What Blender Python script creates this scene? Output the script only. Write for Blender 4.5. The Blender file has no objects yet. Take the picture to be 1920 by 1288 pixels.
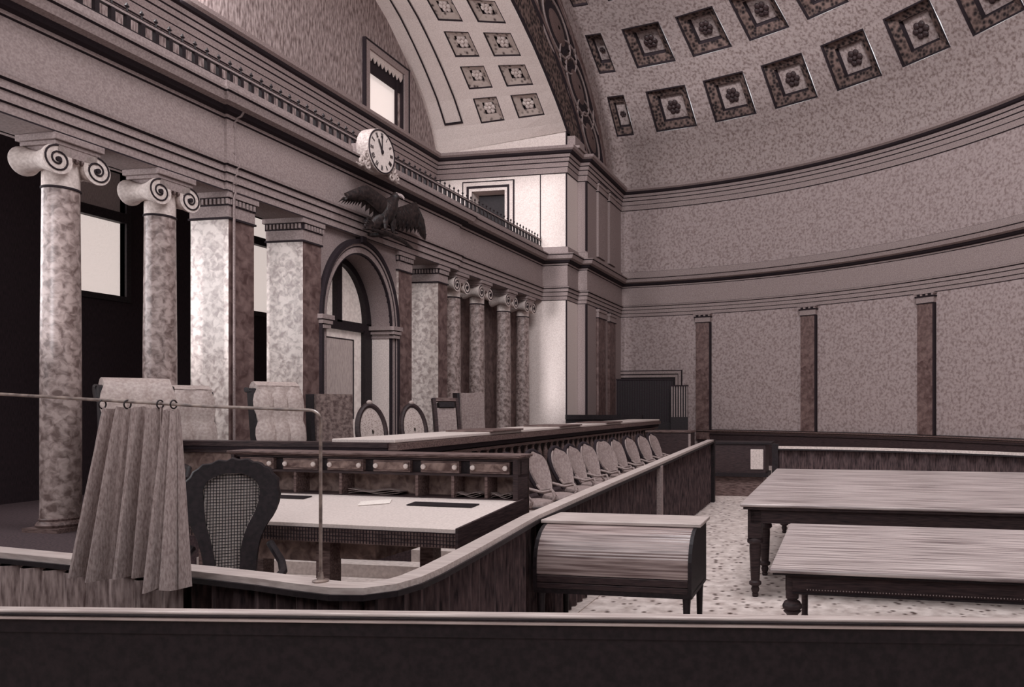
import bpy, math, random
from mathutils import Vector, Matrix
PI = math.pi; R_ = math.radians
rnd = random.Random(7)
scene = bpy.context.scene
C = scene.collection

# ------------------------------------------------------------------ camera, world, lights
cam_d = bpy.data.cameras.new('camera'); cam = bpy.data.objects.new('camera', cam_d); C.objects.link(cam)
cam.location = (0, 0, 2.0)
cam.rotation_euler = (PI/2, 0, math.atan(265/1400))
cam_d.sensor_width = 36; cam_d.lens = 1400/1920*36
cam_d.shift_x = -(1315-960)/1920; cam_d.shift_y = (760-644)/1920
cam_d.clip_start = .05; cam_d.clip_end = 200
scene.camera = cam
scene.view_settings.view_transform = 'Standard'; scene.view_settings.look = 'None'
scene.view_settings.gamma = 1; scene.view_settings.use_curve_mapping = False
scene.view_settings.exposure = 0.0
w = bpy.data.worlds.new('daylight'); scene.world = w; w.use_nodes = True
w.node_tree.nodes['Background'].inputs[0].default_value = (.98, .97, 1, 1)
w.node_tree.nodes['Background'].inputs[1].default_value = 1.0
def lamp(kind, name, loc, rot, energy, size=None, sy=None, col=(.985, .97, 1), angle=None):
    d = bpy.data.lights.new(name, kind); d.energy = energy; d.color = col
    if kind == 'AREA':
        d.shape = 'RECTANGLE'; d.size = size; d.size_y = sy or size
    if angle: d.angle = angle
    o = bpy.data.objects.new(name, d); C.objects.link(o); o.location = loc; o.rotation_euler = rot
    return o
def aim(o, v):
    o.rotation_euler = Vector(v).to_track_quat('-Z', 'Y').to_euler()
aim(lamp('SUN', 'sun', (-8, -6, 8), (0, 0, 0), 2.2, angle=R_(3)), (0, 1, -.07))
aim(lamp('AREA', 'skylight_fill', (0, 7, 14.5), (0, 0, 0), 2300, 8, 7), (-.05, .75, -.7))  # dome skylight, tilted as an added fill towards the round wall
aim(lamp('AREA', 'near_wall_fill', (-1, -2.9, 7.5), (0, 0, 0), 600, 12, 6), (.12, 1, -.02))  # added fill for the far wall; no window is built here
for y0 in (2.2, 4.6, 7.2):      # added lamps for unseen aisle windows, to light the pier sides
    aim(lamp('AREA', 'aisle_fill', (-12.35, y0, 4.3), (0, 0, 0), 120, 1.6, 2.4), (1, .55, -.06))
for y0 in (8.0, 12.0):  # added lamps at unseen windows, brightening the end wall and soffit
    aim(lamp('AREA', 'lunette_fill', (-12.3, y0, 10.4), (0, 0, 0), 300, 1.6, 1.6), (1, .7, .05))

# ------------------------------------------------------------------ materials
def lin(c):
    return tuple(((x/255)/12.92 if x/255 <= .04045 else ((x/255+.055)/1.055)**2.4) for x in c)
MATS = {}
def mat(name, a, b=None, kind='grain', scale=60, rough=.7, spec=.3, bump=.0, emit=0, stretch=(1, 1, 1), lo=.35, hi=.65, c=None):
    m = bpy.data.materials.new(name); m.use_nodes = True; nt = m.node_tree; N = nt.nodes; Lk = nt.links
    p = N['Principled BSDF']; p.inputs['Roughness'].default_value = rough
    p.inputs['Specular IOR Level'].default_value = spec
    A = lin(a)+(1,); Bc = lin(b)+(1,) if b else tuple(x*.72 for x in lin(a))+(1,)
    tc = N.new('ShaderNodeTexCoord'); mp = N.new('ShaderNodeMapping'); mp.inputs['Scale'].default_value = stretch
    Lk.new(tc.outputs['Object'], mp.inputs[0])
    cr = N.new('ShaderNodeValToRGB'); cr.color_ramp.elements[0].position = lo; cr.color_ramp.elements[1].position = hi
    cr.color_ramp.elements[0].color = Bc; cr.color_ramp.elements[1].color = A
    if kind == 'voronoi':
        t = N.new('ShaderNodeTexVoronoi'); t.inputs['Scale'].default_value = scale; out = t.outputs['Distance']
    elif kind == 'wave':
        t = N.new('ShaderNodeTexWave'); t.inputs['Scale'].default_value = scale; t.inputs['Distortion'].default_value = 3
        t.inputs['Detail'].default_value = 3; out = t.outputs['Fac']
    else:
        t = N.new('ShaderNodeTexNoise'); t.inputs['Scale'].default_value = scale
        t.inputs['Detail'].default_value = 4 if kind != 'marble' else 7
        if kind == 'marble': t.inputs['Distortion'].default_value = .6
        out = t.outputs[0]
    Lk.new(mp.outputs[0], t.inputs['Vector']); Lk.new(out, cr.inputs[0])
    last = cr.outputs[0]
    if c:   # fine dark flecks on top
        v = N.new('ShaderNodeTexVoronoi'); v.inputs['Scale'].default_value = c[1]; v.inputs['Randomness'].default_value = 1
        Lk.new(mp.outputs[0], v.inputs['Vector'])
        cr2 = N.new('ShaderNodeValToRGB'); cr2.color_ramp.elements[0].position = c[2]; cr2.color_ramp.elements[1].position = c[3]
        cr2.color_ramp.elements[0].color = lin(c[0])+(1,); cr2.color_ramp.elements[1].color = (1, 1, 1, 1)
        Lk.new(v.outputs['Distance'], cr2.inputs[0])
        mx = N.new('ShaderNodeMix'); mx.data_type = 'RGBA'; mx.blend_type = 'MULTIPLY'; mx.inputs[0].default_value = 1
        Lk.new(last, mx.inputs[6]); Lk.new(cr2.outputs[0], mx.inputs[7]); last = mx.outputs[2]
    Lk.new(last, p.inputs['Base Color'])
    if bump:
        bp = N.new('ShaderNodeBump'); bp.inputs['Strength'].default_value = bump; bp.inputs['Distance'].default_value = .02
        Lk.new(out, bp.inputs['Height']); Lk.new(bp.outputs[0], p.inputs['Normal'])
    if emit:
        Lk.new(last, p.inputs['Emission Color']); p.inputs['Emission Strength'].default_value = emit
    MATS[name] = m
    return m
mat('plaster', (150, 134, 132), (128, 112, 110), scale=55, rough=.9, bump=.15)
mat('plaster_wall', (166, 150, 148), (130, 113, 111), scale=13, rough=.9, bump=.2, lo=.33, hi=.58)
mat('plaster_dome', (162, 147, 144), (118, 101, 98), scale=12, rough=.9, bump=.3, lo=.33, hi=.56)
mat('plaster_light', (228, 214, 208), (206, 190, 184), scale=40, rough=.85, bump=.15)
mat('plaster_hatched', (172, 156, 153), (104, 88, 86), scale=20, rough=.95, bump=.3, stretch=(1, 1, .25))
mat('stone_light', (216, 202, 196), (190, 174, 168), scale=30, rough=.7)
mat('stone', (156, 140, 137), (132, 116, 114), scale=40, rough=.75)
mat('line_dark', (44, 33, 38), (34, 26, 30), rough=.9)
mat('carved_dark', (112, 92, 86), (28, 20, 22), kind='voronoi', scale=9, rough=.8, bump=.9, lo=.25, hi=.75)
mat('carved_mid', (176, 160, 152), (58, 44, 44), kind='voronoi', scale=7, rough=.8, bump=.9, lo=.1, hi=.42)
mat('marble_column', (168, 150, 145), (100, 82, 78), kind='marble', scale=12, rough=.4, spec=.5, lo=.36, hi=.62)
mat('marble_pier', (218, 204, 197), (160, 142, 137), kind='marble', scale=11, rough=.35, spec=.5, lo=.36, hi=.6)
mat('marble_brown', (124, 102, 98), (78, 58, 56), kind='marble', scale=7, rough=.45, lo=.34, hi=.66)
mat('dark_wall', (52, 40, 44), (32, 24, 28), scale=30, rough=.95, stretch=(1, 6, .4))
mat('wood_dark', (70, 54, 54), (32, 23, 26), kind='grain', scale=9, rough=.5, stretch=(1, 1, 12), lo=.3, hi=.7)
mat('wood_mid', (118, 98, 94), (72, 54, 52), kind='grain', scale=9, rough=.5, stretch=(1, 6, 6))
mat('wood_burl', (146, 124, 116), (84, 64, 60), kind='marble', scale=10, rough=.5)
mat('wood_black', (38, 29, 32), (22, 16, 19), scale=30, rough=.55)
mat('wood_ledge', (206, 192, 186), (176, 160, 155), scale=8, rough=.3, spec=.5, stretch=(.5, 6, 6))
mat('table_top', (204, 190, 186), (92, 76, 77), scale=5, rough=.28, spec=.6, stretch=(.25, 7, 4), lo=.33, hi=.6)
mat('tambour', (168, 150, 146), (100, 82, 80), scale=6, rough=.25, spec=.7, stretch=(.3, 9, 9))
mat('leather_top', (212, 198, 192), (196, 182, 176), scale=50, rough=.5)
mat('curtain_dark', (92, 74, 74), (34, 25, 28), scale=14, rough=.9, stretch=(3, 3, .5), lo=.3, hi=.7)
mat('drape', (172, 156, 152), (132, 115, 112), scale=60, rough=.95, stretch=(2, 2, .6), bump=.2, lo=.3, hi=.62)
mat('carpet', (214, 200, 194), (176, 160, 154), kind='grain', scale=7, rough=.95, c=((105, 88, 84), 8.5, .12, .3))
mat('carpet_plain', (204, 190, 184), (180, 165, 159), scale=20, rough=.95)
mat('carpet_dark', (74, 58, 60), (48, 37, 40), scale=40, rough=.95)
mat('leather_light', (184, 168, 162), (158, 141, 136), scale=30, rough=.5, bump=.2)
mat('leather_grey', (156, 140, 136), (130, 113, 110), scale=30, rough=.6, bump=.2)
mat('leather_brown', (128, 110, 105), (76, 60, 58), scale=22, rough=.7, bump=.3)
mat('cane', (180, 164, 158), (120, 103, 98), kind='voronoi', scale=45, rough=.8, lo=.1, hi=.5)
mat('cane_strip', (34, 26, 29), (24, 18, 21), rough=.7)
mat('cane_light', (240, 228, 222), (224, 210, 204), scale=30, rough=.8)
mat('blind_lit', (226, 212, 206), (210, 196, 190), scale=50, rough=.9, emit=.85)
mat('glass_lit', (190, 176, 170), (170, 155, 150), scale=20, rough=.3, emit=.4)
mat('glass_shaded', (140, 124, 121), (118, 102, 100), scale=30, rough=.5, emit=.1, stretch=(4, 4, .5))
mat('door_light_glow', (224, 210, 203), (204, 188, 182), scale=12, rough=.6, emit=.12)  # slight glow added so the pale door leaf looks brighter
mat('door_panel', (196, 180, 174), (166, 150, 146), scale=20, rough=.7, stretch=(5, 5, .5))
mat('iron', (40, 31, 34), (30, 23, 26), rough=.5)
mat('bronze_dark', (52, 40, 38), (18, 13, 15), scale=16, rough=.5, bump=.8, lo=.35, hi=.7)
mat('dial', (222, 208, 202), (206, 192, 186), scale=30, rough=.6)
mat('clock_case', (196, 182, 176), (156, 140, 136), scale=30, rough=.5)
mat('paper', (228, 218, 210), (216, 204, 197), rough=.8)
mat('brass', (150, 132, 122), (90, 74, 70), scale=20, rough=.3, spec=.8)

# ------------------------------------------------------------------ mesh helpers
class B:
    def __init__(s): s.v = []; s.f = []; s.m = []; s.cur = 0
    def mi(s, i): s.cur = i; return s
    def add(s, vs, fs):
        n = len(s.v); s.v += [tuple(p) for p in vs]
        for f in fs: s.f.append([n+i for i in f]); s.m.append(s.cur)
        return s
    def box(s, x0, x1, y0, y1, z0, z1):
        return s.add([(x0,y0,z0),(x1,y0,z0),(x1,y1,z0),(x0,y1,z0),(x0,y0,z1),(x1,y0,z1),(x1,y1,z1),(x0,y1,z1)],
                     [(0,3,2,1),(4,5,6,7),(0,1,5,4),(1,2,6,5),(2,3,7,6),(3,0,4,7)])
    def bar(s, a, b, wx, wz):            # box beam from a to b, width wx sideways, wz upwards
        a = Vector(a); b = Vector(b); d = (b-a).normalized()
        up = Vector((0,0,1)) if abs(d.z) < .95 else Vector((0,1,0))
        sd = d.cross(up).normalized()*wx/2; up = sd.cross(d).normalized()*wz/2
        q = [a-sd-up, a+sd-up, a+sd+up, a-sd+up, b-sd-up, b+sd-up, b+sd+up, b-sd+up]
        return s.add(q, [(0,1,2,3),(7,6,5,4),(0,4,5,1),(1,5,6,2),(2,6,7,3),(3,7,4,0)])
    def grid(s, rows, close_u=False, close_v=False, flip=False):
        nr = len(rows); nc = len(rows[0]); fs = []
        for i in range(nr-(0 if close_v else 1)):
            for j in range(nc-(0 if close_u else 1)):
                a = i*nc+j; b = i*nc+(j+1) % nc; c = ((i+1) % nr)*nc+(j+1) % nc; d = ((i+1) % nr)*nc+j
                fs.append((a,d,c,b) if flip else (a,b,c,d))
        return s.add([p for r in rows for p in r], fs)
    def lathe(s, prof, c=(0,0,0), seg=20, axis='Z', sc=(1,1), caps=True):
        rows = []
        for r, h in prof:
            row = []
            for k in range(seg):
                t = 2*PI*k/seg; x, y = r*math.cos(t)*sc[0], r*math.sin(t)*sc[1]
                p = {'Z': (x, y, h), 'X': (h, x, y), 'Y': (y, h, x)}[axis]
                row.append((c[0]+p[0], c[1]+p[1], c[2]+p[2]))
            rows.append(row)
        s.grid(rows, close_u=True)
        if caps:
            for row, rev in ((rows[0], True), (rows[-1], False)):
                s.add(row, [list(range(seg))[::-1] if rev else list(range(seg))])
        return s
    def tube(s, pts, r, seg=8, closed=False):
        pts = [Vector(p) for p in pts]; n = len(pts); rows = []; prev = None
        for i, p in enumerate(pts):
            if closed: d = pts[(i+1) % n]-pts[i-1]
            else: d = pts[min(i+1, n-1)]-pts[max(i-1, 0)]
            d.normalize()
            if prev is None:
                u = d.cross(Vector((0,0,1)) if abs(d.z) < .9 else Vector((1,0,0))).normalized()
            else:
                u = prev-d*prev.dot(d)
                if u.length < 1e-5: u = d.orthogonal()
                u.normalize()
            prev = u; v = d.cross(u); rr = r[i] if isinstance(r, (list, tuple)) else r
            rows.append([p+(u*math.cos(2*PI*k/seg)+v*math.sin(2*PI*k/seg))*rr for k in range(seg)])
        s.grid(rows, close_u=True, close_v=closed)
        if not closed: s.add(rows[0], [list(range(seg))[::-1]]); s.add(rows[-1], [list(range(seg))])
        return s
    def prism(s, poly, f0, f1):          # poly list of 2D, f0/f1 map a 2D point to 3D at either end
        n = len(poly); a = [f0(*p) for p in poly]; b = [f1(*p) for p in poly]
        return s.add(a+b, [list(range(n))[::-1], list(range(n, 2*n))]+[(i, (i+1) % n, n+(i+1) % n, n+i) for i in range(n)])
    def ell(s, c, r, seg=14, ring=8):
        rows = []
        for i in range(1, ring):
            t = PI*i/ring-PI/2
            rows.append([(c[0]+r[0]*math.cos(t)*math.cos(2*PI*k/seg), c[1]+r[1]*math.cos(t)*math.sin(2*PI*k/seg), c[2]+r[2]*math.sin(t)) for k in range(seg)])
        s.grid(rows, close_u=True)
        n = len(s.v); s.v += [(c[0],c[1],c[2]-r[2]), (c[0],c[1],c[2]+r[2])]
        base = n-(ring-1)*seg
        for k in range(seg):
            s.f.append([n, base+(k+1) % seg, base+k]); s.m.append(s.cur)
            s.f.append([n+1, n-seg+k, n-seg+(k+1) % seg]); s.m.append(s.cur)
        return s
    def sheet(s, rows, th, nrm=None):    # a grid with real thickness
        V = [[Vector(p) for p in r] for r in rows]; nr, nc = len(V), len(V[0]); back = []
        for i in range(nr):
            br = []
            for j in range(nc):
                du = V[i][min(j+1, nc-1)]-V[i][max(j-1, 0)]; dv = V[min(i+1, nr-1)][j]-V[max(i-1, 0)][j]
                n = du.cross(dv); n = n.normalized() if n.length > 1e-9 else Vector((0,0,1))
                br.append(V[i][j]-n*th)
            back.append(br)
        n0 = nr*nc; fs = []
        for i in range(nr-1):
            for j in range(nc-1):
                a = i*nc+j; fs.append((a, a+1, a+nc+1, a+nc)); fs.append((n0+a, n0+a+nc, n0+a+nc+1, n0+a+1))
        for i in range(nr-1):
            a = i*nc; fs.append((a, a+nc, n0+a+nc, n0+a)); a = i*nc+nc-1; fs.append((a, n0+a, n0+a+nc, a+nc))
        for j in range(nc-1):
            a = j; fs.append((a, n0+a, n0+a+1, a+1)); a = (nr-1)*nc+j; fs.append((a, a+1, n0+a+1, n0+a))
        return s.add([p for r in V for p in r]+[p for r in back for p in r], fs)
    def build(s, name, mats, parent=None, smooth=False, bevel=0, kind=None, label=None, loc=None):
        me = bpy.data.meshes.new(name); me.from_pydata(s.v, [], s.f); me.update()
        for m in ([mats] if isinstance(mats, str) else mats): me.materials.append(MATS[m])
        for p, i in zip(me.polygons, s.m): p.material_index = i; p.use_smooth = smooth
        import bmesh
        bm = bmesh.new(); bm.from_mesh(me); bmesh.ops.recalc_face_normals(bm, faces=bm.faces)
        bm.to_mesh(me); bm.free()
        if smooth and hasattr(me, 'set_sharp_from_angle'): me.set_sharp_from_angle(angle=R_(42))
        o = bpy.data.objects.new(name, me); C.objects.link(o)
        if parent: o.parent = parent
        if loc: o.location = loc
        if bevel:
            md = o.modifiers.new('bevel', 'BEVEL'); md.width = bevel; md.segments = 2; md.limit_method = 'ANGLE'
        if kind: o['kind'] = kind
        if label: o['label'] = label
        return o
def thing(name, label, cat, loc=(0,0,0), rz=0, group=None):
    o = bpy.data.objects.new(name, None); C.objects.link(o); o.empty_display_size = .2
    o.location = loc; o.rotation_euler = (0, 0, rz); o['label'] = label; o['category'] = cat
    if group: o['group'] = group
    return o
def tag(o, label, cat, group=None, kind=None):
    o['label'] = label; o['category'] = cat
    if group: o['group'] = group
    if kind: o['kind'] = kind
    return o
def dup(root, loc, rz=None, label=None, scale=None):
    def cp(o, par):
        c = o.copy(); C.objects.link(c); c.parent = par
        for ch in [q for q in bpy.data.objects if q.parent == o]: cp(ch, c)
        return c
    r = cp(root, None); r.location = loc
    if rz is not None: r.rotation_euler = (0, 0, rz)
    if scale: r.scale = scale
    if label: r['label'] = label
    return r
def sweep(b, path, prof):                # prof: list of (out, z, material index of the strip that starts here)
    n = len(path); off = []
    for i, p in enumerate(path):
        ns = []
        if i > 0: d = Vector(p)-Vector(path[i-1]); ns.append(Vector((d.y, -d.x)).normalized())
        if i < n-1: d = Vector(path[i+1])-Vector(p); ns.append(Vector((d.y, -d.x)).normalized())
        m = sum(ns, Vector((0,0))); m.normalize(); off.append(m/max(.3, m.dot(ns[0])))
    for k in range(len(prof)-1):
        b.mi(prof[k][2]); rows = []
        for o, z in ((prof[k][0], prof[k][1]), (prof[k+1][0], prof[k+1][1])):
            rows.append([(p[0]+off[i].x*o, p[1]+off[i].y*o, z) for i, p in enumerate(path)])
        b.grid(rows)
    return b

# ------------------------------------------------------------------ the room
CX, CY, RR, ZB, DB = -9.13, 8.2, 17.92, 9.82, 6.8    # plan centre and radius of the round wall, springing height, dome rise
def cyl(az, r=RR): a = R_(az); return (CX+r*math.sin(a), CY+r*math.cos(a))
AZ = [3.95+1.9*i for i in range(52)]
YE = 21.44
# floors
B().box(-13, 10, -3.2, 27.5, -.2, 0).build('floor', 'carpet', kind='structure')
B().box(-13, -7.7, -3, 8, 0, .5).box(-13, -5.0, 8, 26.3, 0, .5).build('floor_bench_platform', 'carpet_dark', kind='structure')
B().box(-7.69, -2.78, 7.75, 8, 0, .16).box(-4.99, -2.78, 8, 24, 0, .3).build('floor_dais', 'carpet_plain', kind='structure')
B().box(-7.69, -2.5, 3.9, 7.74, 0, .012).build('floor_clerk_carpet', 'carpet_plain', kind='structure')
B().box(-12.5, -9.7, -3, YE, 6.55, 6.78).build('ceiling_aisle', 'plaster', kind='structure')

# long wall behind the colonnade with window openings
def wall_yz(x, y0, y1, z0, z1, holes, m, th=.3, name='wall_left'):
    b = B(); ys = sorted({y0, y1, *[h[0] for h in holes], *[h[1] for h in holes]})
    for a, c in zip(ys, ys[1:]):
        zs = [z0]
        for h in sorted(holes, key=lambda q: q[2]):
            if h[0] <= a+1e-6 and h[1] >= c-1e-6:
                b.box(x-th, x, a, c, zs[-1], h[2]); zs.append(h[3])
        if zs[-1] < z1: b.box(x-th, x, a, c, zs[-1], z1)
    return b.build(name, m, kind='structure')
wins = [(9.92, 11.1, 3.92, 6.1), (13.05, 14.55, 4.04, 6.1), (16.2, 17.4, 4.04, 6.1)]
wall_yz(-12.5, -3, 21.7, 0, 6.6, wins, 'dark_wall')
for i, (a, c, z0, z1) in enumerate(wins):
    zb = z0+1.3 if i == 0 else z0+1.45
    wn = B().box(-12.66, -12.46, a-.09, c+.09, z0-.1, z0).box(-12.66, -12.46, a-.09, a, z0, z1).box(-12.66, -12.46, c, c+.09, z0, z1)\
        .box(-12.66, -12.44, a-.09, c+.09, z1, z1+.1).box(-12.64, -12.46, a, c, zb, zb+.17).build('window_%d' % (i+1), 'wood_black', kind='structure')
    B().box(-12.62, -12.6, a, c, z0, zb).build('blind', 'blind_lit', wn, label='pale lit roller blind')
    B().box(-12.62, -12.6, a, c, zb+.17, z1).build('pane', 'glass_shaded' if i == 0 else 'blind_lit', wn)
# lunette wall above the gallery
wall_yz(-12.5, -3, 21.6, 6.6, 14.6, [(17.98, 19.6, 9.86, 11.55)], 'plaster_hatched', name='wall_left')
wn = thing('window_4', '', 'x'); del wn['label']; del wn['category']; wn['kind'] = 'structure'
wb = B()
for a, c, z0, z1 in ((17.8,17.98,9.8,11.73), (19.6,19.78,9.8,11.73), (17.98,19.6,11.55,11.73)): wb.box(-12.52, -12.42, a, c, z0, z1)
wb.mi(1).box(-12.52, -12.4, 17.76, 17.8, 9.8, 11.77).box(-12.52, -12.4, 19.78, 19.82, 9.8, 11.77).box(-12.52, -12.4, 17.8, 19.78, 11.73, 11.77)
wb.box(-12.56, -12.47, 17.98, 18.02, 9.86, 11.55).box(-12.56, -12.47, 19.56, 19.6, 9.86, 11.55).box(-12.58, -12.5, 19.32, 19.36, 9.86, 11.3)
wb.build('window_frame', ['stone', 'line_dark'], wn)
B().box(-12.72, -12.7, 17.9, 19.7, 9.8, 11.5).build('pane', 'blind_lit', wn)
vb = B()
n = 9
for k in range(n):
    y0 = 18.02+k*(1.54/n); y1 = y0+1.54/n
    vb.prism([(y0, 11.55), (y1, 11.55), (y1, 11.42), ((y0+y1)/2, 11.28), (y0, 11.42)], lambda y, z: (-12.5, y, z), lambda y, z: (-12.47, y, z))
vb.build('valance', 'stone_light', wn, label='scalloped pale valance')
B().box(-12.58, -12.54, 18.02, 19.56, 11.0, 11.55).build('curtain_fringe', 'line_dark', wn)

# end wall with a dark opening framed in pale trim
XH0, XH1, ZH0, ZH1 = -11.3, -10.2, 7.05, 8.62
B().box(-12.5, XH0, YE, YE+.5, 6.6, 10.6).box(XH1, -8.2, YE, YE+.5, 6.6, 10.32).box(XH0, XH1, YE, YE+.5, ZH1, 10.5)\
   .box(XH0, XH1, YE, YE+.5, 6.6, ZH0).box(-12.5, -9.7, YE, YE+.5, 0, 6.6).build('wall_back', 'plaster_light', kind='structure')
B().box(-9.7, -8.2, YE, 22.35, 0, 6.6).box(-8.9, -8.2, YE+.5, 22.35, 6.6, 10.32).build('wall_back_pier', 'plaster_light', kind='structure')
B().box(-9.06, -9.03, YE-.012, YE, 6.8, 9.4).box(-8.235, -8.195, YE-.01, YE+.02, 0.5, 10.3).build('trim_pier_joint', 'line_dark', kind='structure')
wn = B()
for g, (p0, p1) in enumerate(((.0, .09), (.09, .16), (.16, .27), (.27, .31))):
    wn.mi((0, 1, 0, 1)[g]); y = YE-(.03, .05, .045, .03)[g]
    wn.box(XH0-p1, XH0-p0, y, YE+.02, ZH0, ZH1+p1).box(XH1+p0, XH1+p1, y, YE+.02, ZH0, ZH1+p1).box(XH0-p0, XH1+p0, y, YE+.02, ZH1+p0, ZH1+p1)
wn = wn.build('window_5', ['stone_light', 'line_dark'], kind='structure')
B().box(XH0-.1, XH1+.1, YE+.45, YE+.5, ZH0, ZH1+.1).build('pane', 'wood_black', wn)  # black sheet painting the dark interior behind the opening
# pier side and return towards the round wall, greyer to paint their shade
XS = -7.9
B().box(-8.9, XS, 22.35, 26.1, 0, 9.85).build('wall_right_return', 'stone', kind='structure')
pb = B()
for (y0, y1) in ((22.35, 22.9), (23.75, 24.2), (24.95, 25.3)): pass
def wall_pilaster(x0, x1, y0, y1, z0, z1, m, label, cap=.3):
    t = thing('pilaster', label, 'pilaster', ((x0+x1)/2, (y0+y1)/2, z0)); hx, hy = (x1-x0)/2, (y1-y0)/2; H = z1-z0
    B().box(-hx, hx, -hy, hy, 0, H-cap).build('shaft', m, t)
    cb = B().box(-hx-.01, hx+.01, -hy-.01, hy+.01, H-cap, H-.12).box(-hx-.04, hx+.04, -hy-.04, hy+.04, H-.12, H-.03)
    cb.mi(1).box(-hx-.03, hx+.03, -hy-.03, hy+.03, H-cap-.02, H-cap).box(-hx-.05, hx+.05, -hy-.05, hy+.05, H-.03, H-.002)
    cb.build('capital', ['stone', 'line_dark'], t)
    return t
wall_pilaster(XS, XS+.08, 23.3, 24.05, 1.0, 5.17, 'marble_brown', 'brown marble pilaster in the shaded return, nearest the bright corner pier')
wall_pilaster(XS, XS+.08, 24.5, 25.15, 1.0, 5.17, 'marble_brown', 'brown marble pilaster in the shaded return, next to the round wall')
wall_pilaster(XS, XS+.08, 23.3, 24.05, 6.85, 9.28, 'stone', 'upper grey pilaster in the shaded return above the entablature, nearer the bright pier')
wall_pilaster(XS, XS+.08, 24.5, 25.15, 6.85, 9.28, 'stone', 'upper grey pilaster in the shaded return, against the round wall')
for z0, z1 in ((.5, 5.17), (6.85, 9.28)):
    B().box(XS-.03, XS+.012, 22.32, 22.42, z0, z1).build('trim_corner_line', 'line_dark', kind='structure')

# round wall
b = B(); rows = []
for z in (0, 2, 4, 6, 8, ZB+.05): rows.append([(*cyl(a), z) for a in AZ])
b.grid(rows); b.build('wall_right', 'plaster_wall', kind='structure', smooth=True)
arcpath = [cyl(a) for a in AZ]
def lift(prof): return [(o+.012 if o >= 0 else o, z, m) for o, z, m in prof]
low_prof = [(-.62,5.18,0),(0,5.18,1),(.0,5.20,0),(0,5.30,1),(.03,5.315,0),(.03,5.425,1),(.06,5.44,0),(.06,5.53,1),(.10,5.55,0),(.11,5.59,1),(.03,5.61,0),
            (.02,6.23,1),(.05,6.245,0),(.06,6.285,1),(.13,6.31,1),(.17,6.37,0),(.26,6.40,0),(.30,6.50,1),(.33,6.52,0),(.34,6.55,1),(.10,6.575,0),(.06,6.60,0),(.05,6.79,1),(.03,6.80,0),(-.66,6.81,0)]
sweep(B(), [(-9, -3), (-9, 9.55), (-8.955, 9.55), (-8.955, 16.3), (-9, 16.3), (-9, YE), (-8.2, YE), (-8.2, 22.35), (XS, 22.35), (XS, 26.05)]+arcpath, lift(low_prof)).build('trim_entablature', ['stone', 'line_dark'], kind='structure')
B().box(-9.7, -9.58, -3, YE, 5.18, 6.8).box(-9.6, -9.0, -3, YE, 6.78, 6.795).build('trim_entablature_back', 'stone', kind='structure')
up_prof = [(0,9.02,1),(.02,9.04,0),(.03,9.20,1),(.05,9.215,0),(.06,9.34,1),(.09,9.36,0),(.10,9.46,1),(.13,9.48,0),(.16,9.56,1),(.22,9.585,1),(.26,9.64,0),(.33,9.68,0),(.34,9.76,1),(.30,9.775,0),(.0,9.80,0)]
sweep(B(), [(-12.5, -3), (-12.5, YE), (-8.2, YE), (-8.2, 22.35), (XS, 22.35), (XS, 26.05)]+arcpath, lift(up_prof)).build('trim_cornice', ['stone', 'line_dark'], kind='structure')
# dado of the round wall
sweep(B(), [cyl(a) for a in AZ if a > 12.5], [(.06,0,0),(.06,.98,1),(.10,1.0,0),(.10,1.06,2),(.13,1.09,1),(.16,1.11,2),(.16,1.15,1),(.0,1.17,0)]).build('baseboard_right', ['wood_dark', 'wood_black', 'wood_mid'], kind='structure')
for i, az in enumerate((14.15, 26.8, 39.85, 53.0, 66.0)):
    x, y = cyl(az, RR-.05)
    lab = ['brown marble pilaster on the round wall, beside the dark doorway screens', 'brown marble pilaster on the round wall, second from the doorway screens',
           'brown marble pilaster on the round wall, above the right end of the long tables', 'brown marble pilaster at the far right edge of the round wall', None][i]
    if lab is None: continue
    t = thing('pilaster', lab, 'pilaster', (x, y, 1.17), -R_(az)); hw = .26
    B().box(-hw, hw, -.06, .06, -.35 if i == 0 else 0, 3.7).build('shaft', 'marble_brown', t)
    B().box(hw-.015, hw+.035, -.07, .05, -.0, 3.7).build('edge_fillet', 'line_dark', t)
    cb = B().box(-hw-.02, hw+.03, -.08, .06, 3.72, 3.88).mi(1).box(-hw-.02, hw+.03, -.09, .06, 3.7, 3.72).box(-hw-.06, hw+.06, -.1, .06, 3.88, 3.92)
    for k in range(7): cb.mi(k % 2).box(-hw-.05+k*.09, -hw-.05+k*.09+.07, -.12, .06, 3.92, 3.97)
    cb.mi(0).box(-hw-.07, hw+.07, -.14, .06, 3.97, 4.0); cb.build('capital', ['stone', 'line_dark'], t)

# semi-dome with coffers let into it
def dome(az, ph, r=0.0):
    a, p = R_(az), R_(ph); n = Vector((math.cos(p)*math.sin(a)/RR, math.cos(p)*math.cos(a)/RR, math.sin(p)/DB)).normalized()
    q = Vector((CX+RR*math.cos(p)*math.sin(a), CY+RR*math.cos(p)*math.cos(a), ZB+DB*math.sin(p)))
    return q+n*r
def az_edge(ph): return math.degrees(math.asin(min(1, .93/(RR*math.cos(R_(ph))))))
rowsph = [(14.6, 23.9), (28.6, 35.8), (40.4, 46.4), (51, 56.5)]
cols = [(4.15, 6.3)]+[(9.1+7.35*k, 14.2+7.35*k) for k in range(12)]
phs = sorted({0, 3, 7, 11, 63, 70, 78, 87}|{p for r in rowsph for p in r}|{(r[0]+r[1])/2 for r in rowsph})
azs = sorted({a for c in cols for a in c}|{(c[0]+c[1])/2 for c in cols[1:]}|{(cols[i][1]+cols[i+1][0])/2 for i in range(12)}|{99, 103})
b = B()
def edge_pt(ph): return dome(az_edge(min(ph, 80)), ph)
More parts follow.
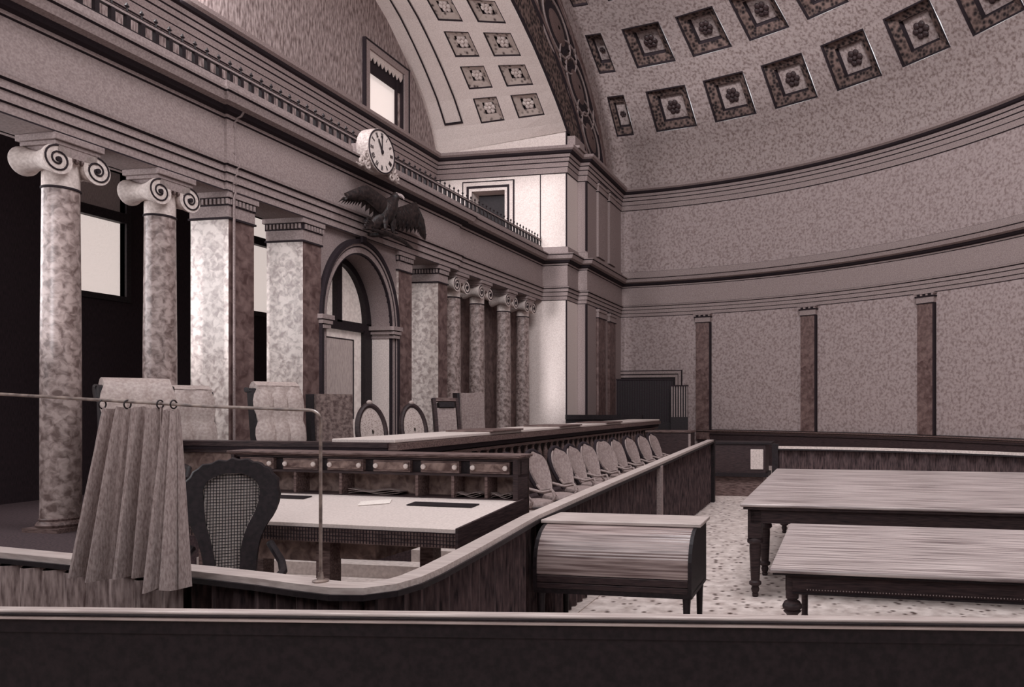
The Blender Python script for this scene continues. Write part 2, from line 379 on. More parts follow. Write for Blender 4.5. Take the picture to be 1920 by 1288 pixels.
for p0, p1 in zip(phs, phs[1:]):
    cs = [None]+azs
    for a0, a1 in zip(cs, cs[1:]):
        if a0 is not None:
            if any(c[0] <= a0+1e-6 and a1 <= c[1]+1e-6 for c in cols) and any(r[0] <= p0+1e-6 and p1 <= r[1]+1e-6 for r in rowsph): continue
        q = [edge_pt(p0) if a0 is None else dome(a0, p0), dome(a1, p0), dome(a1, p1), edge_pt(p1) if a0 is None else dome(a0, p1)]
        b.add(q, [(0, 1, 2, 3)])
ceil = b.build('ceiling', 'plaster_dome', kind='structure')
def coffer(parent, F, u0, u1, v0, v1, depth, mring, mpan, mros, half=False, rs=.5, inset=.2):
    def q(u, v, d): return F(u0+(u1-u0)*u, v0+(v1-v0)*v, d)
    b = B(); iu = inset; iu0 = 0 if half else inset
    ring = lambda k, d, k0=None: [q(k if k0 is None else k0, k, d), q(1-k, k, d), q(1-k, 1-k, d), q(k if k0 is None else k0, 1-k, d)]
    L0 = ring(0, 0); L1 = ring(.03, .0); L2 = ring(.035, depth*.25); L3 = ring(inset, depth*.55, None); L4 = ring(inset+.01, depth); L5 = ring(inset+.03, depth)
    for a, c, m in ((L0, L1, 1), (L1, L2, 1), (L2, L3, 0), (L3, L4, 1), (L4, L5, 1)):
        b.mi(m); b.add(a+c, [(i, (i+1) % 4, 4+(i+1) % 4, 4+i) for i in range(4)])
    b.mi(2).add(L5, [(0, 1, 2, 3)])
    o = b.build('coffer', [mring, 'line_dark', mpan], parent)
    rb = B(); pu = (q(.6, .5, 0)-q(.4, .5, 0)).normalized(); pv = (q(.5, .6, 0)-q(.5, .4, 0)).normalized(); n = (q(.5, .5, depth)-q(.5, .5, 0)).normalized()
    c = q(.5, .5, depth); w = (q(.5, 1, 0)-q(.5, 0, 0)).length; wu = (q(1, .5, 0)-q(0, .5, 0)).length; r0 = min(w, wu)*rs*.28
    for k in range(6):
        t = k*PI/3; cc = c+(pu*math.cos(t)+pv*math.sin(t))*r0-n*.04
        rows = []
        for i in range(4):
            rr = r0*.62*math.cos(i*PI/8); rows.append([cc-n*(r0*.4*math.sin(i*PI/8))+(pu*math.cos(j*PI/4)+pv*math.sin(j*PI/4))*rr for j in range(8)])
        rb.grid(rows, close_u=True); rb.add(rows[-1], [list(range(8))])
    rows = [[c-n*(.05+r0*.5*math.sin(i*PI/8))+(pu*math.cos(j*PI/4)+pv*math.sin(j*PI/4))*r0*.5*math.cos(i*PI/8) for j in range(8)] for i in range(5)]
    rb.grid(rows, close_u=True)
    rb.build('rosette', mros, o)
for ri, (p0, p1) in enumerate(rowsph):
    for ci, (a0, a1) in enumerate(cols):
        if (ri > 2) or (ci > 8): 
            # plain cover where nothing is seen
            rows = [[dome(a0+(a1-a0)*j/2, p0+(p1-p0)*i/2) for j in range(3)] for i in range(3)]
            B().grid(rows).build('coffer', 'plaster_dome', ceil); continue
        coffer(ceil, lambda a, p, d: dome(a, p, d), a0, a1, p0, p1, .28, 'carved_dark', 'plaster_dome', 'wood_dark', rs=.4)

# great arch: soffit over the gallery, archivolt facing the room
bk = [(21.44,9.85),(21.22,10.44),(20.68,11.22),(20.11,11.78),(19.5,12.3),(18.8,12.8),(17.6,13.4),(16,13.95),(14.4,14.25),(12.8,14.35)]
Ls = [0]
for p, q in zip(bk, bk[1:]): Ls.append(Ls[-1]+math.hypot(q[0]-p[0], q[1]-p[1]))
Ls = [l/Ls[-1] for l in Ls]
def interp(t):
    for i in range(len(Ls)-1):
        if t <= Ls[i+1]+1e-9:
            k = (t-Ls[i])/(Ls[i+1]-Ls[i]); return (bk[i][0]*(1-k)+bk[i+1][0]*k, bk[i][1]*(1-k)+bk[i+1][1]*k)
    return bk[-1]
FA = math.atan2(21.4-12.8, 10.28+2.29)
def arch_front(t): a = FA*(1-t); return (12.8+15.23*math.sin(a), -2.29+15.23*math.cos(a))
def soffit(s, t, d=0):
    p, q = interp(t), arch_front(t); P = Vector((-12.5+4.3*s, p[0]*(1-s)+q[0]*s, p[1]*(1-s)+q[1]*s))
    if d:
        q1 = arch_front(min(1, t+.01)); q0 = arch_front(max(0, t-.01)); n = Vector((0, -(q1[1]-q0[1]), (q1[0]-q0[0]))).normalized()
        if n.z < 0: n = -n
        P = P+n*d
    return P
srow = [(.07, .149), (.178, .25), (.279, .358), (.39, .465), (.5, .575)]
scol = [(.397, .582), (.688, .888)]
ts = sorted({0, .035, .62, .7, .8, .9, 1.0, .0825}|{t for r in srow for t in r}); ss = sorted({0, .12, .26, 1}|{x for c in scol for x in c})
b = B()
for t0, t1 in zip(ts, ts[1:]):
    for s0, s1 in zip(ss, ss[1:]):
        if any(c[0] <= s0+1e-6 and s1 <= c[1]+1e-6 for c in scol) and any(r[0] <= t0+1e-6 and t1 <= r[1]+1e-6 for r in srow): continue
        b.add([soffit(s0, t0), soffit(s1, t0), soffit(s1, t1), soffit(s0, t1)], [(0, 1, 2, 3)])
# mirrored near half, out of the frame
for t0, t1 in zip(ts, ts[1:]):
    f = lambda s, t: (lambda P: Vector((P.x, 25.6-P.y, P.z)))(soffit(s, t))
    b.add([f(0, t0), f(1, t0), f(1, t1), f(0, t1)], [(0, 1, 2, 3)])
vault = b.build('ceiling_arch', 'plaster_light', kind='structure')
for r in srow:
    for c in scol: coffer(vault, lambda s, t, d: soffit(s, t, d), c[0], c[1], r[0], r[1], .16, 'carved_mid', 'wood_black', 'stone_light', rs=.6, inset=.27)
b = B()
for (s0, s1) in ((.115, .128), (.252, .265)):
    rows = [[soffit(s0, t, -.03), soffit(s1, t, -.03)] for t in [.08+.04*i for i in range(15)]]; b.grid(rows)
b.grid([[soffit(.115, .08, -.03), soffit(.265, .08, -.03)], [soffit(.115, .087, -.03), soffit(.265, .087, -.03)]])
b.build('panel_moulding', 'line_dark', vault)
# archivolt face between the soffit edge and the dome
N = 26; inner = []; outer = []
for i in range(N):
    t = i/(N-1); y, z = arch_front(t); inner.append(Vector((-8.2, y, z)))
for i in range(N):
    ph = 0.3+62*i/(N-1); q = edge_pt(ph); outer.append(Vector((-8.2, q.y, q.z)))
outer[0] = Vector((-8.2, 26.1, 9.85)); inner[0] = Vector((-8.2, 21.44, 10.25))
def arc_w(k, x=0): return [inner[i]*(1-k)+outer[i]*k+Vector((x, 0, 0)) for i in range(N)]
b = B()
for k0, k1, x0, x1, m in ((0,.03,.0,.05,1),(.03,.3,.05,.05,0),(.3,.325,.05,.1,1),(.325,.36,.1,.1,2),(.36,.375,.1,.03,1),(.375,.72,.03,.03,0),(.72,.735,.03,.08,1),(.735,.775,.08,.08,2),(.775,.79,.08,.05,1),(.79,.83,.05,.05,2),(.83,.845,.05,.0,1),(.845,1,.0,0,3)):
    b.mi(m).grid([arc_w(k0, x0), arc_w(k1, x1)])
arv = b.build('trim_archivolt', ['carved_dark', 'line_dark', 'marble_brown', 'plaster_dome'], kind='structure')
B().add([(-8.2,21.44,9.8),(-8.2,26.1,9.8),(-8.2,26.1,9.9),(-8.2,21.44,10.3)], [(0,1,2,3)]).build('trim_archivolt_base', 'stone', kind='structure')
B().box(-8.25, XS+.1, YE+.02, 26.1, 9.78, 9.86).build('trim_archivolt_ledge', 'stone', kind='structure')
for i in (3, 8, 13):      # round medallions on the archivolt
    P = inner[i]*.45+outer[i]*.55+Vector((.05, 0, 0)); W = (outer[i]-inner[i]).length*.13
    d = (inner[i+1]-inner[i-1]).normalized(); e = Vector((0, -d.z, d.y)); mb = B()
    def loop(r, x): return [P+Vector((x, 0, 0))+(d*1.9*math.cos(j*PI/14)+e*math.sin(j*PI/14))*W*r for j in range(28)]
    mb.mi(0).tube(loop(1.05, 0), .035, 6, closed=True).mi(1).tube(loop(.86, 0), .02, 6, closed=True).mi(0).tube(loop(.7, 0), .035, 6, closed=True)
    mb.mi(1).add(loop(.6, .005), [list(range(28))]).mi(2).grid([loop(.42, .01), loop(.3, .05), loop(.05, .07)], close_u=True)
    mb.build('medallion', ['stone', 'line_dark', 'wood_mid'], arv)
B().box(-8.26, -7.94, 21.46, 22.32, 9.78, 10.16).build('trim_pier_block', 'stone', kind='structure', bevel=.02)
# ------------------------------------------------------------------ unseen near wall, added to block the sun and opened where it should pass
B().box(-8.12, 9.5, -3.3, -3.1, 0, 14).box(-13, -8.12, -3.3, -3.1, 0, 3.4).build('wall_near_sun_shield', 'plaster', kind='structure')

# ------------------------------------------------------------------ colonnade
def spiral(cy, cz, r0, turns, sg, n=34, x=0):
    pts = []
    for i in range(n):
        k = i/(n-1); r = r0*(1-.82*k); t = PI/2+sg*2*PI*turns*k
        pts.append((x, cy+r*math.cos(t), cz+r*math.sin(t)))
    return pts
def make_column(label, loc):
    t = thing('column', label, 'column', loc, group='marble ionic columns of the gallery screen')
    bs = B().box(-.25, .25, -.25, .25, 0, .05).lathe([(.225,.05),(.24,.08),(.225,.11),(.205,.125),(.21,.15),(.2,.16)], seg=28); bs.build('base', 'wood_mid', t, smooth=True)
    B().lathe([(.2,.16),(.197,.3),(.197,1.5),(.193,2.5),(.184,3.6),(.18,4.08)], seg=32).build('shaft', 'marble_column', t, smooth=True)
    B().lathe([(.184,4.08),(.193,4.085),(.193,4.105),(.184,4.11)], seg=32).build('astragal', 'line_dark', t, smooth=True)
    cap = B().lathe([(.182,4.11),(.182,4.38),(.21,4.4),(.23,4.45),(.18,4.5)], seg=28).build('capital', 'stone_light', t, smooth=True, label='pale capital with two scrolls')
    B().box(-.29, .29, -.3, .3, 4.6, 4.68).box(-.26, .26, -.27, .27, 4.55, 4.6).build('abacus', 'stone', cap, bevel=.01)
    B().box(-.25, .25, -.235, .235, 4.44, 4.55).build('canalis', 'stone', cap)
    for sg in (-1, 1):
        cy = sg*.235; b = B()
        prof = [(.17,-.25),(.17,-.22),(.13,-.13),(.1,0),(.13,.13),(.17,.22),(.17,.25)]
        b.lathe([(r, h) for r, h in prof], (0, cy, 4.38), 24, 'X'); b.build('volute', 'stone_light', cap, smooth=True)
        b = B().tube(spiral(cy, 4.38, .162, 1.8, -sg, x=.253), .011, 6)
        b.lathe([(.03,.24),(.03,.275)], (0, cy, 4.38), 10, 'X').build('volute_spiral', 'line_dark', cap, smooth=True)
    eb = B()
    for k in range(5): eb.ell((.225, -.13+k*.065, 4.42), (.03, .024, .035), 8, 6)
    eb.build('egg_moulding', 'wood_mid', cap, smooth=True)
    return t
colx = -9.26
c0 = make_column('nearest ionic column at the left edge, behind the hanging cloth', (colx, 7.41, .5))
dup(c0, (colx, 8.74, .5), label='second ionic column, standing behind the scroll-topped tufted chair')
dup(c0, (colx, 16.6, .5), label='ionic column close beside the pale pier right of the arched door')
dup(c0, (colx, 17.83, .5), label='ionic column behind the square framed chair and the dark gap')
dup(c0, (colx, 19.37, .5), label='third ionic column right of the arched door, second from the corner pier')
dup(c0, (colx, 20.62, .5), label='last ionic column, touching the bright corner pier')
def make_pier(label, y0, y1, depth=.66, xf=-9.0, side='marble_pier'):
    t = thing('pier', label, 'pier', (xf-depth/2, (y0+y1)/2, .5)); h = (y1-y0)/2; d = depth/2
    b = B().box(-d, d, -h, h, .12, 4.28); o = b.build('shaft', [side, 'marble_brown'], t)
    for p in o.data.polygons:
        if p.normal.x > .5: p.material_index = 1  # room-facing side gets brown marble, painting its shade
    B().box(-d-.03, d+.03, -h-.03, h+.03, 0, .12).build('base', 'wood_burl', t)
    b = B().box(-d-.01, d+.01, -h-.01, h+.01, 4.31, 4.48).mi(1).box(-d-.025, d+.025, -h-.025, h+.025, 4.28, 4.31)
    b.mi(0).box(-d-.05, d+.05, -h-.05, h+.05, 4.6, 4.68).mi(1).box(-d-.02, d+.02, -h-.02, h+.02, 4.48, 4.6)
    k = -d+.02
    b.mi(0)
    while k < d: b.box(k, k+.035, -h-.045, -h+.01, 4.5, 4.58); k += .07
    k = -h+.02
    while k < h: b.box(d-.01, d+.045, k, k+.035, 4.5, 4.58); k += .07
    b.build('capital', ['stone', 'line_dark'], t)
    return t
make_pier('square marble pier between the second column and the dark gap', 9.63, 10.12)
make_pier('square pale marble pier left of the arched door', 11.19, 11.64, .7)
make_pier('narrow marble pier, front darkened to paint its shade, touching the right side of the arched door', 13.97, 14.45, .6)
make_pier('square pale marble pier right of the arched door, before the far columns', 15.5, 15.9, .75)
B().box(-9.95, -9.78, 17.95, YE, .5, 5.18).build('wall_left_infill', 'marble_brown', kind='structure')
# arched bay
AY, AH = 12.76, .98
def arch_z(y, k=0): 
    q = max(0, 1-((y-AY)/(AH+k))**2); return 3.55+(1.31+k*1.5)*math.sqrt(q)
b = B(); n = 30
b.box(-9.52, -9.05, 11.64, AY-AH, .5, 5.18).box(-9.52, -9.05, AY+AH, 13.97, .5, 5.18)
for i in range(n):
    y0 = AY-AH*math.cos(PI*i/n); y1 = AY-AH*math.cos(PI*(i+1)/n); z0, z1 = arch_z(y0), arch_z(y1)
    b.add([(-9.52,y0,z0),(-9.05,y0,z0),(-9.05,y1,z1),(-9.52,y1,z1),(-9.52,y0,5.18),(-9.05,y0,5.18),(-9.05,y1,5.18),(-9.52,y1,5.18)], [(0,3,2,1),(0,1,5,4),(1,2,6,5),(2,3,7,6),(3,0,4,7)])
b.build('wall_left_arch', 'plaster', kind='structure')
B().box(-9.515, -9.06, AY+AH-.012, AY+AH, .5, 3.5).build('trim_lit_reveal', 'plaster_light', kind='structure')  # pale sheet painting light onto the right-hand reveal
b = B()
def arch_band(k0, k1, x, m):
    b.mi(m); rows = []
    for xx, k in ((-9.06, k0), (x, k0), (x, k1), (-9.06, k1)):
        rows.append([(xx, AY-(AH+k)*math.cos(PI*i/40), 3.55+(1.31+k*1.5)*math.sin(PI*i/40)) for i in range(41)])
    b.grid(rows)
    for sg in (-1, 1):
        ya, yb = AY+sg*(AH+k0), AY+sg*(AH+k1); b.box(-9.06, x, min(ya, yb), max(ya, yb), .5, 3.55)
arch_band(0, .02, -9.0, 1); arch_band(.02, .09, -8.99, 0); arch_band(.09, .105, -8.98, 1); arch_band(.105, .135, -8.97, 0); arch_band(.135, .19, -8.94, 1)
b.mi(0)
for sg in (-1, 1):
    y = AY+sg*(AH+.07)
    for k, (z0, z1, e) in enumerate(((3.36,3.42,.0),(3.44,3.5,.03),(3.52,3.6,.06))): b.mi(0).box(-9.5, -8.93+e*.5, y-.1-e, y+.1+e, z0, z1)
b.mi(1).box(-9.06, -8.9, AY-.1, AY+.02, 5.08, 5.2)
b.build('trim_arch', ['stone', 'line_dark'], kind='structure')
dr = thing('door_1', '', 'x'); del dr['label']; del dr['category']; dr['kind'] = 'structure'
XD = -9.52
def frame_band(b, r0, h0, r1, h1, x0, x1):
    rows = []
    for xx, r, h in ((x0, r0, h0), (x1, r0, h0), (x1, r1, h1), (x0, r1, h1)):
        rows.append([(xx, AY-r*math.cos(PI*i/40), 3.62+h*math.sin(PI*i/40)) for i in range(41)])
    b.grid(rows, close_v=True)
b = B(); frame_band(b, .82, 1.12, .98, 1.3, XD-.1, XD+.06)
b.box(XD-.1, XD+.06, AY-.98, AY+.98, 3.46, 3.64).box(XD-.1, XD+.06, AY-.07, AY+.07, 3.6, 4.78)
b.box(XD-.1, XD+.06, AY-.98, AY-.86, .5, 3.5).box(XD-.1, XD+.08, AY+.74, AY+.98, .5, 3.5).build('door_frame', 'wood_black', dr)
b = B()
for i in range(40):
    ya, yb = AY-.84*math.cos(PI*i/40), AY-.84*math.cos(PI*(i+1)/40); za, zb = 3.62+1.15*math.sin(PI*i/40), 3.62+1.15*math.sin(PI*(i+1)/40)
    b.add([(XD-.05,ya,3.6),(XD-.05,yb,3.6),(XD-.05,yb,zb),(XD-.05,ya,za)], [(0,1,2,3)])
b.build('fanlight', 'glass_lit', dr, label='pale lit fanlight panes')
lf = B().box(XD-.08, XD-.01, AY-.86, AY+.74, .5, 3.48).build('door_leaf', 'door_light_glow', dr)
b = B().box(XD-.012, XD+.004, AY-.34, AY+.46, 1.75, 3.28); o = b.build('door_panel', 'door_panel', lf)
b = B()
for (y0, y1, z0, z1) in ((-.36,-.34,1.73,3.3), (.46,.49,1.73,3.3), (-.34,.46,3.28,3.3), (-.34,.46,1.73,1.75)): b.box(XD-.012, XD+.012, AY+y0, AY+y1, z0, z1)
b.build('panel_moulding', 'line_dark', lf)

# gallery railing
t = thing('gallery_railing', 'low dark iron railing with spikes along the gallery edge above the columns', 'railing', (-9.02, 0, 6.8))
B().box(-.03, .03, -2.9, YE-.05, .0, .035).build('bottom_rail', 'iron', t)
B().box(-.02, .02, -2.9, YE-.05, .2, .235).build('top_rail', 'stone', t)
B().box(-.024, .024, -2.9, YE-.05, .19, .2).box(-.024, .024, -2.9, YE-.05, .235, .245).build('rail_edge', 'iron', t)
base = B().box(-.028, .028, -.028, .028, .03, .2).lathe([(.012,.245),(.012,.3),(.03,.32),(.001,.37)], seg=6).build('baluster', 'iron', t); base.location = (0, 6.2, 0)
y = 6.4
while y < YE-.1:
    o = base.copy(); C.objects.link(o); o.location = (0, y, 0); y += .205
t = B(); X_ = -8.955
hug = [(-8.93,.62),(-8.93,5.1),(-8.90,5.18)]+[(X_+o+.018, z) for o, z, m in low_prof[1:16]]
t.tube([(x, 9.66, z) for x, z in hug], .017, 6)
for z in (5.3, 5.75, 6.15): t.box(X_, X_+.05, 9.63, 9.69, z, z+.02)
tag(t.build('gas_pipe', 'plaster', smooth=True), 'thin vertical pipe running down the entablature and the first marble pier', 'pipe')

# ------------------------------------------------------------------ clock
t = thing('wall_clock', 'round white-faced wall clock mounted on the gallery cornice above the eagle', 'clock', (-8.47, 12.6, 6.74))
B().lathe([(.36,-.26),(.4,-.24),(.41,-.1),(.41,.0),(.39,.02),(.37,.0)], seg=40, axis='X').build('case', 'clock_case', t, smooth=True)
b = B()
b.tube([(.012, .39*math.cos(k*PI/20), .39*math.sin(k*PI/20)) for k in range(40)], .014, 6, closed=True).build('rim', 'line_dark', t, smooth=True)
B().lathe([(.375,-.01),(.375,.005)], seg=40, axis='X').build('dial', 'dial', t)
NUM = ['XII','I','II','III','IIII','V','VI','VII','VIII','IX','X','XI']
for k, s in enumerate(NUM):
    nb = B(); a = -k*PI/6+PI/2; ce = Vector((.012, .3*math.cos(a), .3*math.sin(a))); rad = Vector((0, math.cos(a), math.sin(a))); tan = Vector((0, math.sin(a), -math.cos(a)))
    wd = {'I': .02, 'V': .04, 'X': .04}; tot = sum(wd[ch] for ch in s); x = -tot/2
    for ch in s:
        c0_ = x+wd[ch]/2; top = .045; 
        P = lambda u, v: ce+tan*u+rad*v
        if ch == 'I': nb.bar(P(c0_, -top), P(c0_, top), .004, .009)
        elif ch == 'V': nb.bar(P(c0_-.015, top), P(c0_, -top), .004, .009); nb.bar(P(c0_+.015, top), P(c0_, -top), .004, .007)
        else: nb.bar(P(c0_-.015, top), P(c0_+.015, -top), .004, .009); nb.bar(P(c0_+.015, top), P(c0_-.015, -top), .004, .007)
        x += wd[ch]
    nb.build('numeral', 'line_dark', t)
B().bar((.02, 0, -.05), (.02, 0, .3), .006, .022).build('minute_hand', 'line_dark', t)
B().bar((.026, .02, -.04), (.026, -.12, .2), .006, .03).lathe([(.03,.015),(.03,.035)], seg=12, axis='X').build('hour_hand', 'line_dark', t)
for sg in (-1, 1):
    b = B()
    for (cy, cz, r, tr, g) in ((.42,-.2,.1,1.4,1), (.36,-.36,.09,1.3,-1), (.55,-.33,.07,1.2,1)):
        b.tube(spiral(sg*cy, cz, r, tr, sg*g, 22, -.03), .024, 6)
    b.tube([(-.08, sg*.28, -.28), (-.06, sg*.42, -.34), (-.05, sg*.56, -.42), (-.05, sg*.66, -.4)], [.05,.045,.03,.01], 8)
    b.build('scroll_bracket', 'clock_case', t, smooth=True)
B().box(-.45, -.1, -.25, .25, -.3, .1).build('mount', 'stone', t)

# ------------------------------------------------------------------ eagle
t = thing('eagle_sculpture', 'dark carved eagle with spread wings perched over the arched door', 'sculpture', (-8.66, 12.95, 5.32))
def loft_body(b, pts, rad, seg=14):
    rows = []
    for i, (p, r) in enumerate(zip(pts, rad)):
        d = (Vector(pts[min(i+1, len(pts)-1)])-Vector(pts[max(i-1, 0)])).normalized(); u = d.cross(Vector((1,0,0))).normalized(); v = d.cross(u)
        rows.append([Vector(p)+u*r[0]*math.cos(2*PI*k/seg)+v*r[1]*math.sin(2*PI*k/seg) for k in range(seg)])
    b.grid(rows, close_u=True); b.add(rows[0], [list(range(seg))]); b.add(rows[-1], [list(range(seg))])
bd = B()
loft_body(bd, [(0,-.38,.0),(.0,-.28,.08),(.03,-.16,.2),(.06,-.06,.34),(.08,.04,.48),(.09,.12,.58),(.1,.17,.66),(.12,.2,.73),(.14,.21,.78),(.15,.2,.82)],
          [(.09,.03),(.13,.06),(.17,.12),(.2,.16),(.19,.16),(.14,.13),(.09,.09),(.075,.08),(.07,.07),(.03,.03)])
bd.build('body', 'bronze_dark', t, smooth=True)
B().tube([(.17,.2,.77),(.23,.23,.76),(.27,.25,.72),(.27,.25,.68)], [.035,.028,.018,.004], 8).ell((.19,.14,.79), (.012,.012,.012), 8, 5).build('beak', 'stone', t, smooth=True)
def wing(name, root, joint, tip, feath):
    # root, joint and tip run along the upper edge; feathers hang from it with ragged ends
    up = [Vector(root).lerp(Vector(joint), k/6) for k in range(7)]+[Vector(joint).lerp(Vector(tip), k/8) for k in range(1, 9)]
    for i, p in enumerate(up): p.z += .05*math.sin(PI*i/14)
    n = len(up); b = B(); rows = []
    M = 8
    for i in range(n):
        k = i/(n-1); L = feath(k); dr = Vector((0, 0, -1)).lerp(Vector((0, (1 if tip[1] > 0 else -1)*.35, -.9)), k)
        rows.append([up[i]+dr*L*j/M+Vector((.06*math.sin(PI*j/M)*(1-k*.5), 0, 0)) for j in range(M+1)])
    b.sheet(rows, .05)
    for i in range(n-1):       # pointed feather tips
        A = (rows[i][-1]+rows[i+1][-1])/2; dr = (rows[i][-1]-rows[i][-3]).normalized(); w = (rows[i+1][-1]-rows[i][-1])*.5
        q = A+dr*.16
        b.add([A-w-Vector((.03,0,0)), A+w-Vector((.03,0,0)), q, A-w+Vector((.02,0,0)), A+w+Vector((.02,0,0))], [(0,1,2),(3,2,4),(0,2,3),(1,4,2),(0,3,4,1)])
        b.tube([rows[i][2], rows[i][-2], A+dr*.1], [.018,.018,.006], 5)
    return b.build(name, 'bronze_dark', t, smooth=True)
wing('wing', (.06,-.02,.6), (.1,-.72,.62), (.06,-1.22,.36), lambda k: .34*(1-k)**.7+.02)
wing('wing', (.06,.26,.52), (.12,.92,.78), (.06,1.24,.62), lambda k: .28+.3*k*(1.15-k)*2.2)
for y in (-.14, .1):
    B().tube([(.1,y,.26),(.13,y,.12),(.13,y,.03)], [.09,.05,.03], 8).tube([(.12,y,.03),(.2,y-.06,.0)], .02, 5).tube([(.12,y,.03),(.22,y+.03,.0)], .02, 5).build('leg', 'bronze_dark', t, smooth=True)
b = B()
for k in range(6): b.tube([(-.02,-.3,.1),(.0,-.46-.02*k,-.02+.02*k),(.02,-.66+.03*k,-.1+.05*k)], [.06,.05,.015], 6)
b.build('tail', 'bronze_dark', t, smooth=True)
B().tube([(.06,-.6,-.06),(.08,0,-.03),(.06,.55,-.05),(.03,.95,-.12)], [.02,.045,.045,.02], 8).build('perch', 'bronze_dark', t, smooth=True)
B().box(-.32, .06, -.08, .06, -.07, -.02).build('wall_bracket', 'bronze_dark', t)

# ------------------------------------------------------------------ judges' bench
BX, BY0, BY1 = -5.3, 7.97, 20.9
t = thing("judges_bench", "long raised judges' bench with a pale desktop and balustrade front", 'bench desk', (BX, BY0, 0))
Lb = BY1-BY0
B().box(-.72, .12, 0, Lb, 1.555, 1.6).build('desktop', 'leather_top', t, label='pale leather-covered desktop', bevel=.01)
b = B().box(-.02, .16, -.02, Lb, 1.47, 1.55).mi(1).box(-.02, .1, 0, Lb, 1.4, 1.47).mi(0).box(0, .08, 0, Lb, 1.34, 1.38); b.build('front_moulding', ['wood_mid', 'line_dark'], t)
B().box(-.1, -.04, 0, Lb, .5, 1.5).build('back_panel', 'wood_black', t)
B().box(-.1, .1, 0, Lb, .3, .86).box(-.1, .13, 0, Lb, .86, .92).build('lower_panel', 'wood_dark', t)
bal = B().lathe([(.03,.92),(.05,.95),(.03,1.0),(.035,1.05),(.06,1.13),(.055,1.18),(.028,1.28),(.025,1.31),(.045,1.33),(.045,1.36)], seg=10).build('baluster', 'wood_mid', t, smooth=True)
bal.location = (.03, .25, 0); y = .53
while y < Lb-.1:
    o = bal.copy(); C.objects.link(o); o.location = (.03, y, 0); y += .28
for y in (2.4, 5.2, 8.0):
    B().box(-.6, .17, y, y+1.1, 1.6, 1.625).build('desk_leaf', 'wood_mid', t, bevel=.008)
b = B().box(-3.0, 0, .0, .08, .5, 1.42); b.build('return_panel', 'wood_burl', t, label='mottled veneer end panel')
B().box(-3.05, .05, -.05, .2, 1.5, 1.56).box(-3.03, .03, -.03, .16, 1.42, 1.46).build('return_ledge', 'wood_dark', t)
B().box(-3.04, .04, -.04, .22, 1.46, 1.5).build('return_moulding', 'line_dark', t)
tag(B().box(-8.1, -5.75, 21.05, 21.2, 1.58, 1.72).box(-8.1, -5.9, 21.1, 21.17, .5, 1.6).build('platform_rail', 'wood_black'), 'dark wooden rail at the foot of the bright corner pier', 'rail')

# ------------------------------------------------------------------ chairs of the judges
def seat_base(t, w, d, zs, m='wood_black'):
    for sx in (-1, 1):
        for sy in (-1, 1): B().tube([(sx*(w/2-.05), sy*(d/2-.05), zs), (sx*(w/2-.02), sy*(d/2-.02), .0)], [.03, .02], 8).build('leg', m, t, smooth=True)
def scroll_chair(label, loc, rz, w=.56, H=1.7, tuft=True, mat_='leather_light', roll=.1, cols_=3, rows_=3):
    t = thing('armchair', label, 'chair', loc, rz, "judges' chairs behind the bench")
    # faces local -Y ; back profile in (y, z)
    prof = []
    for i in range(15):
        k = i/14; z = .5+(H-.5)*k; y = .2+.2*k*k*(1 if roll else .6)+.06*math.sin(PI*k)
        prof.append((y-.02, z))
    if roll:
        y0, z0 = prof[-1]
        for i in range(1, 9):
            a = PI*.85*i/8; prof.append((y0+roll*math.sin(a)*.9, z0+roll*.4*math.sin(a)-roll*(1-math.cos(a))*.55))
    n = 13
    rows = []
    for j, (y, z) in enumerate(prof):
        row = []
        for i in range(n):
            x = -w/2+w*i/(n-1); dy = 0
            if tuft and j < 15:
                kk = (z-.5)/(H-.5)*rows_; ii = (i/(n-1))*cols_
                dy = .05*(abs(math.sin(PI*kk))*abs(math.sin(PI*ii))-.5)
            row.append((x, y-dy, z))
        rows.append(row)
    bkst = B().sheet(rows, -.09).build('backrest', mat_, t, smooth=True)
    for sg in (-1, 1):
        eb = B(); e = [(y+.045, z) for y, z in prof]
        eb.sheet([[(sg*(w/2+.004), y-.09, z), (sg*(w/2+.04), y-.06, z), (sg*(w/2+.04), y+.07, z), (sg*(w/2+.004), y+.1, z)] for y, z in e], .012*sg)
        eb.build('side_rail', 'wood_black', t, smooth=True)
    if tuft:
        for r in range(rows_):
            for c in range(cols_):
                z = .5+(H-.5)*(r+.75)/rows_*.94; x = -w/2+w*(c+.5)/cols_
                k = (z-.5)/(H-.5); y = .2+.2*k*k+.06*math.sin(PI*k)-.025
                B().ell((x, y+.01, z), (.026, .016, .036), 8, 6).build('button', 'wood_black', bkst, smooth=True)
    B().box(-w/2, w/2, -.36, .2, .42, .54).build('seat', mat_, t, bevel=.03)
    for sg in (-1, 1):
        B().tube([(sg*w/2, .22, .78), (sg*(w/2+.03), -.05, .78), (sg*(w/2+.03), -.25, .76), (sg*w/2, -.3, .66), (sg*w/2, -.26, .5)], .028, 8).build('armrest', 'wood_black', t, smooth=True)
    seat_base(t, w, .6, .44)
    return t
scroll_chair('large chair with a rolled glossy top rising above the hanging cloth', (-7.98, 7.35, .5), R_(60), .66, 1.72, True, 'leather_light', .16, 3, 3)
scroll_chair('tufted pale chair just right of the hanging cloth, behind the mottled panel', (-8.5, 8.62, .5), R_(66), .54, 1.68, True, 'leather_light', .05, 2, 3)
scroll_chair('tall tufted chair near the rod bend, left of the plain mottled chair', (-7.1, 8.62, .5), R_(68), .56, 1.72, True, 'leather_light', .05, 3, 3)
scroll_chair('plain mottled high-backed chair in front of the arched door', (-7.0, 9.5, .5), R_(66), .54, 1.66, False, 'leather_brown', 0)
